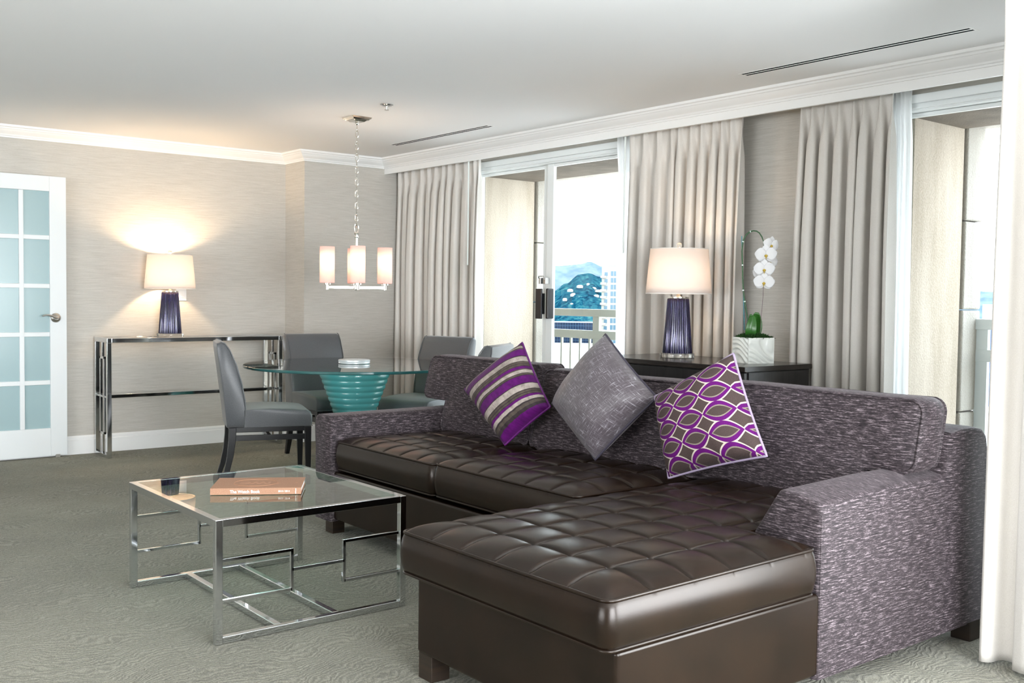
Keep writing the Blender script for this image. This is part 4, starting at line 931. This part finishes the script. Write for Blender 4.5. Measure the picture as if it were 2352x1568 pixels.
# ------------------------------------------------------------------ orchid
def orchid():
    O = Vector((-3.612, 4.615, .9005)); a = Vector((.324, .946, 0)); c = Vector((-.946, .324, 0)); h = .142; s = .082
    t = thing('potted_orchid', tuple(O), 'white moth orchid in a square white rippled ceramic pot on the cabinet', 'plant')
    b = B(); n = 34
    def rip(u, z, k):
        w = sin(2*pi*(z*20 + 1.0*sin(u*20+k) + .9*sin(u*9+z*24+k*2)))
        return .0058*(abs(w)**.7)*(1 if w > 0 else -1)
    sides = [(a, c, 0), (c, -a, 1), (-a, -c, 2), (-c, a, 3)]
    for dirn, oth, k in sides:     # face with outward normal `oth*-1`
        base = len(b.v)
        for j in range(n+1):
            for i in range(n+1):
                u = -s+2*s*i/n; z = h*j/n; e = min(1, min(i, n-i, j, n-j)/3); b.v.append(O+dirn*u - oth*(s+rip(u, z, k*1.7)*e) + Vector((0, 0, z)))
        for j in range(n):
            for i in range(n): q = base+j*(n+1)+i; b.f.append((q, q+1, q+n+2, q+n+1))
    q = [O+a*x+c*y+Vector((0, 0, h-.012)) for x, y in ((-s, -s), (s, -s), (s, s), (-s, s))]; b.add(q, [(0, 1, 2, 3)])
    mk('pot', b, plain('glazed white ceramic', (.80, .82, .78), .22), t, angle=60)
    up = Vector((0, 0, 1)); rr = random.Random(3)
    ms = B()
    for k in range(1500):
        x, y = rr.uniform(-1, 1), rr.uniform(-1, 1); hh = .022*(1-max(abs(x), abs(y))**2)+.006*rr.random(); p = O+a*x*.078+c*y*.078+up*(h-.01+hh)
        d = Vector((rr.uniform(-1, 1), rr.uniform(-1, 1), rr.uniform(.1, 1))).normalized()*rr.uniform(.01, .022); w = d.cross(up).normalized()*.0012
        if w.length < .0005: continue
        m_ = p+d*.5+up*.003; ms.add([p-w, p+w, m_+w, p+d, m_-w], [(0, 1, 2, 3, 4)])
    for k in range(5): ms.ball(tuple(O+a*rr.uniform(-.04, .04)+c*rr.uniform(-.04, .04)+up*(h-.012)), .028, 10, 6, (1, 1, .8))
    tag(mk('moss', ms, m_fabric('green moss', (.010, .05, .008), (.05, .17, .025), (200, 200, 200), .9, 0), t, angle=180), kind='stuff')
    # image-plane basis at the pot: r to the right, f away
    f = Vector((-.62, .785, 0)).normalized(); r = Vector((f.y, -f.x, 0))
    def Q(du, z, df=0): return O + r*du + f*df + up*z
    sc = 1/415.0
    def X(px, py, df=0): return Q((px-1736)*sc, (820-py)*sc*1.0, df)
    stem = [(1731, 772), (1730, 766), (1728, 750), (1726, 735), (1720, 707), (1715, 679), (1711, 653), (1709, 623), (1708, 595), (1706, 564), (1708, 541), (1712, 530), (1717, 523), (1724, 518), (1731, 516), (1738, 517), (1744, 521), (1750, 530), (1754, 541), (1756, 560), (1757, 590), (1757, 625)]
    GRN = plain('orchid stem green', (.025, .09, .03), .4)
    mk('stem', B().tube([X(*q) for q in stem], [.0042]*14+[.0036]*4+[.0028]*4, 8), GRN, t, angle=180)
    cl = B()
    for i in (3, 5, 6, 8, 10, 13): p0, p1 = X(*stem[i]), X(*stem[i+1]); d = (p1-p0).normalized()*.003; cl.tube([p0-d, p0+d], .0056, 8)
    mk('clip', cl, plain('clear clip', (.75, .85, .8), .2), t)
    mk('stake', B().tube([X(1715.6, 745, .004), X(1704.6, 528, .004)], .0026, 6), plain('teal stake', (.02, .20, .24), .4), t)
    mk('flower_spike', B().tube([X(1750, 772), X(1752, 720), X(1755, 680), X(1756, 640)], .0010, 5), plain('purple spike', (.10, .03, .06), .5), t)
    LEAF = plain('glossy orchid leaf', (.022, .12, .010), .28, spec=.6)
    def leaf(base, tip, wid, bend, name='leaf'):
        b = B(); m, w = 18, 8; ax = (tip-base); sd = (ax.cross(f)).normalized()
        for i in range(m+1):
            k = i/m; wd = wid*(sin(pi*min(1, k*.93+.045))**.55); cpt = base+ax*k + f*bend*sin(pi*k)
            for j in range(w+1): q = 2*j/w-1; b.v.append(cpt+sd*q*wd - f*(abs(q)*wd*.25))
        for i in range(m):
            for j in range(w): o_ = i*(w+1)+j; b.f.append((o_, o_+1, o_+w+2, o_+w+1))
        mk(name, b, LEAF, t, angle=180, solid=.0018)
    leaf(X(1737, 774, .01), X(1743, 704, .03), .037, .02); leaf(X(1727, 774, -.01), X(1734, 711, -.02), .030, -.02); leaf(X(1738, 772), X(1729, 708, .02), .021, .015)
    PET = m_translucent('white petal', (.93, .93, .94), .25); LIP = plain('yellow orchid lip', (.55, .38, .05), .5)
    def flower(c0, size, tilt, spin, sd_):
        size *= 1.14; nrm = (Vector((0, 0, 1.25))-c0); nrm = (nrm.normalized()+r*tilt+up*(-.12)).normalized(); ux = up.cross(nrm).normalized(); uy = nrm.cross(ux)
        cs, sn = cos(spin), sin(spin); ux, uy = ux*cs+uy*sn, uy*cs-ux*sn
        b = B(); R_ = random.Random(sd_)
        def petal(ang, ln, wd, lift, off):
            d = ux*cos(ang)+uy*sin(ang); s_ = nrm.cross(d); m, w = 12, 8; base = len(b.v)
            for i in range(m+1):
                k = i/m; ww = wd*(sin(pi*min(1, k*.88+.06))**.6)
                for j in range(w+1):
                    q = 2*j/w-1; b.v.append(c0+d*ln*k*(1-.10*abs(q)**2*k)+s_*ww*q+nrm*(off+lift*sin(pi*k)*.6 - .10*ln*k*k + .02*ln*q*q + .03*ln*sin(3*q+k*4)*k))
            for i in range(m):
                for j in range(w): o_ = base+i*(w+1)+j; b.f.append((o_, o_+1, o_+w+2, o_+w+1))
        petal(radians(90), size*.92, size*.36, .004, -.003); petal(radians(222), size*.86, size*.32, .003, -.003); petal(radians(318), size*.86, size*.32, .003, -.003)
        petal(radians(8), size*1.0, size*.58, .008, .002); petal(radians(172), size*1.0, size*.58, .008, .002)
        o = mk('flower', b, PET, t, angle=180, solid=.0008)
        lp = B().ball(tuple(c0+nrm*.008-uy*.006), size*.15, 10, 8, (1, 1, .8)); lp.tube([c0+nrm*.006, c0+nrm*.014-uy*.014, c0+nrm*.012-uy*.024], [.004, .003, .001], 6); mk('lip', lp, LIP, o)
    flower(X(1771, 548, .02), .046, .7, -.2, 1); flower(X(1760, 571, -.012), .054, .05, .05, 2); flower(X(1769, 588, .03), .046, .6, .1, 3); flower(X(1757, 604, -.012), .052, .0, 0, 4)
    flower(X(1748, 612, .03), .042, -.5, 0, 5); flower(X(1757, 634, -.012), .052, .0, -.05, 6)
orchid()

# ------------------------------------------------------------------ coffee table
def coffee():
    x0, x1, y0, y1, h = -4.362, -3.445, 1.432, 2.228, .449; w = .027
    t = thing('coffee_table', ((x0+x1)/2, (y0+y1)/2, 0), 'low square chrome coffee table with glass top and open geometric sides', 'coffee table')
    b = B(); b.box(x0+w-.001, x1-w+.001, y0, y0+w, h-w, h); b.box(x0+w-.001, x1-w+.001, y1-w, y1, h-w, h); b.box(x0, x0+w, y0+w-.001, y1-w+.001, h-w, h); b.box(x1-w, x1, y0+w-.001, y1-w+.001, h-w, h)
    mk('top_frame', b, CHROME, t, bevel=.001)
    gi = B().box(x0+.02, x1-.02, y0+.02, y1-.02, h-.010, h-.0005)
    o = mk('glass_top', gi, [GLASST, GEDGE], t, smooth=False)
    for p in o.data.polygons:
        if abs(p.normal.z) < .5: p.material_index = 1
    for x in (x0, x1-w):
        for y in (y0, y1-w): mk('leg', B().box(x, x+w, y, y+w, 0, h), CHROME, t, bevel=.002)
        xc = x+w/2; v = .012; f = B()
        def hb(ya, yb, z): f.box(xc-v/2, xc+v/2, ya, yb, z-v/2, z+v/2)
        def vb(y, za, zb): f.box(xc-v/2, xc+v/2, y-v/2, y+v/2, za-v/2, zb+v/2)
        ya, yb = y0+w, y1-w
        hb(ya, 1.732, .300); hb(ya, 1.732, .152); vb(1.732, .152, .300); hb(1.732, 1.952, .226); vb(1.952, .148, .302); hb(1.952, yb, .302); hb(1.952, yb, .148)
        mk('side_fretwork', f, CHROME, t, bevel=.001)
        mk('base_bar', B().box(x, x+w, ya, yb, .001, .027), CHROME, t, bevel=.003)
    for y in (1.683, 1.925): mk('stretcher', B().box(x0+w, x1-w, y-.014, y+.014, .001, .027), CHROME, t, bevel=.003)
coffee()

# ------------------------------------------------------------------ book
def book():
    z0 = .4505; LF = Vector((-3.890, 1.594, z0)); RF = Vector((-3.705, 1.896, z0)); d = (RF-LF); L = d.length; d.normalize(); e = Vector((-d.y, d.x, 0)); D = .238; H = .026; up = Vector((0, 0, 1))
    COV = m_fabric('tan book cloth', (.30, .155, .09), (.37, .20, .125), (260, 260, 260), .7, 0)
    t = thing('hardback_book', tuple(LF+d*L/2+e*D/2), 'tan hardback book with white spine lettering lying on the glass coffee table', 'book')
    def slab(a0, a1, b0, b1, c0, c1):
        b = B(); P = [LF+d*x+e*y+up*z for z in (c0, c1) for x, y in ((a0, b0), (a1, b0), (a1, b1), (a0, b1))]
        return b.add(P, [(0, 3, 2, 1), (4, 5, 6, 7), (0, 1, 5, 4), (1, 2, 6, 5), (2, 3, 7, 6), (3, 0, 4, 7)])
    cv = slab(0, L, 0, D, 0, .0025); cv.add(slab(0, L, 0, D, H-.0025, H).v, [(0, 3, 2, 1), (4, 5, 6, 7), (0, 1, 5, 4), (1, 2, 6, 5), (2, 3, 7, 6), (3, 0, 4, 7)])
    cv.add(slab(0, L, 0, .0025, .0025, H-.0025).v, [(0, 3, 2, 1), (4, 5, 6, 7), (0, 1, 5, 4), (1, 2, 6, 5), (2, 3, 7, 6), (3, 0, 4, 7)])
    mk('cover', cv, COV, t, smooth=False); mk('pages', slab(.004, L-.004, .003, D-.004, .0025, H-.0025), plain('white pages', (.85, .84, .80), .8), t, smooth=False)
    TX = plain('white foil', (.95, .93, .88), .35); EM = plain('embossed cloth', (.36, .17, .09), .5)
    def text(s, size, org, ux, uy, mat, name, bold=.0):
        c = bpy.data.curves.new(name, 'FONT'); c.body = s; c.size = size; c.extrude = .0002; c.offset = bold; c.materials.append(mat)
        o = bpy.data.objects.new(name, c); C.objects.link(o); o.parent = t; ux = ux.normalized(); uy = uy.normalized(); uz = ux.cross(uy)
        p = org - t.location
        me = bpy.data.meshes.new_from_object(o); me.materials.clear(); me.materials.append(mat); bpy.data.objects.remove(o)
        o = bpy.data.objects.new(name, me); C.objects.link(o); o.parent = t
        o.matrix_local = Matrix(((ux.x, uy.x, uz.x, p.x), (ux.y, uy.y, uz.y, p.y), (ux.z, uy.z, uz.z, p.z), (0, 0, 0, 1)))
    fo = -e*.0004
    text('The Watch Book', .0165, LF+d*(L*.215)+up*.0065+fo, d, up, TX, 'spine_title', .0003)
    text('2013 / 2014', .0095, LF+d*(L*.745)+up*.0095+fo, d, up, TX, 'spine_year', .0001)
    text('teNeues', .0062, LF+d*(L*.945)+up*.002+fo, up, -d, TX, 'spine_publisher', .0001)
    tp = up*(H+.0002)
    el = B(); cc = LF+d*(L*.46)+e*(D*.50)+tp
    el.tube([cc+d*(.088*cos(k*pi/32))+e*(.075*sin(k*pi/32)) for k in range(64)], .0013, 6, closed=True); mk('embossed_oval', el, EM, t)
    # bold embossed letter forms inside the oval, reading from the far side as in the photograph
    text('IWC', .062, cc+e*(.022)+d*(.062), -d, -e, EM, 'embossed_letters', .002)
    text('2', .02, LF+d*(L*.73)+e*(D*.45)+tp, -d, -e, EM, 'embossed_mark'); text('01', .022, LF+d*(L*.94)+e*(D*.50)+tp, -d, -e, EM, 'embossed_mark')
book()
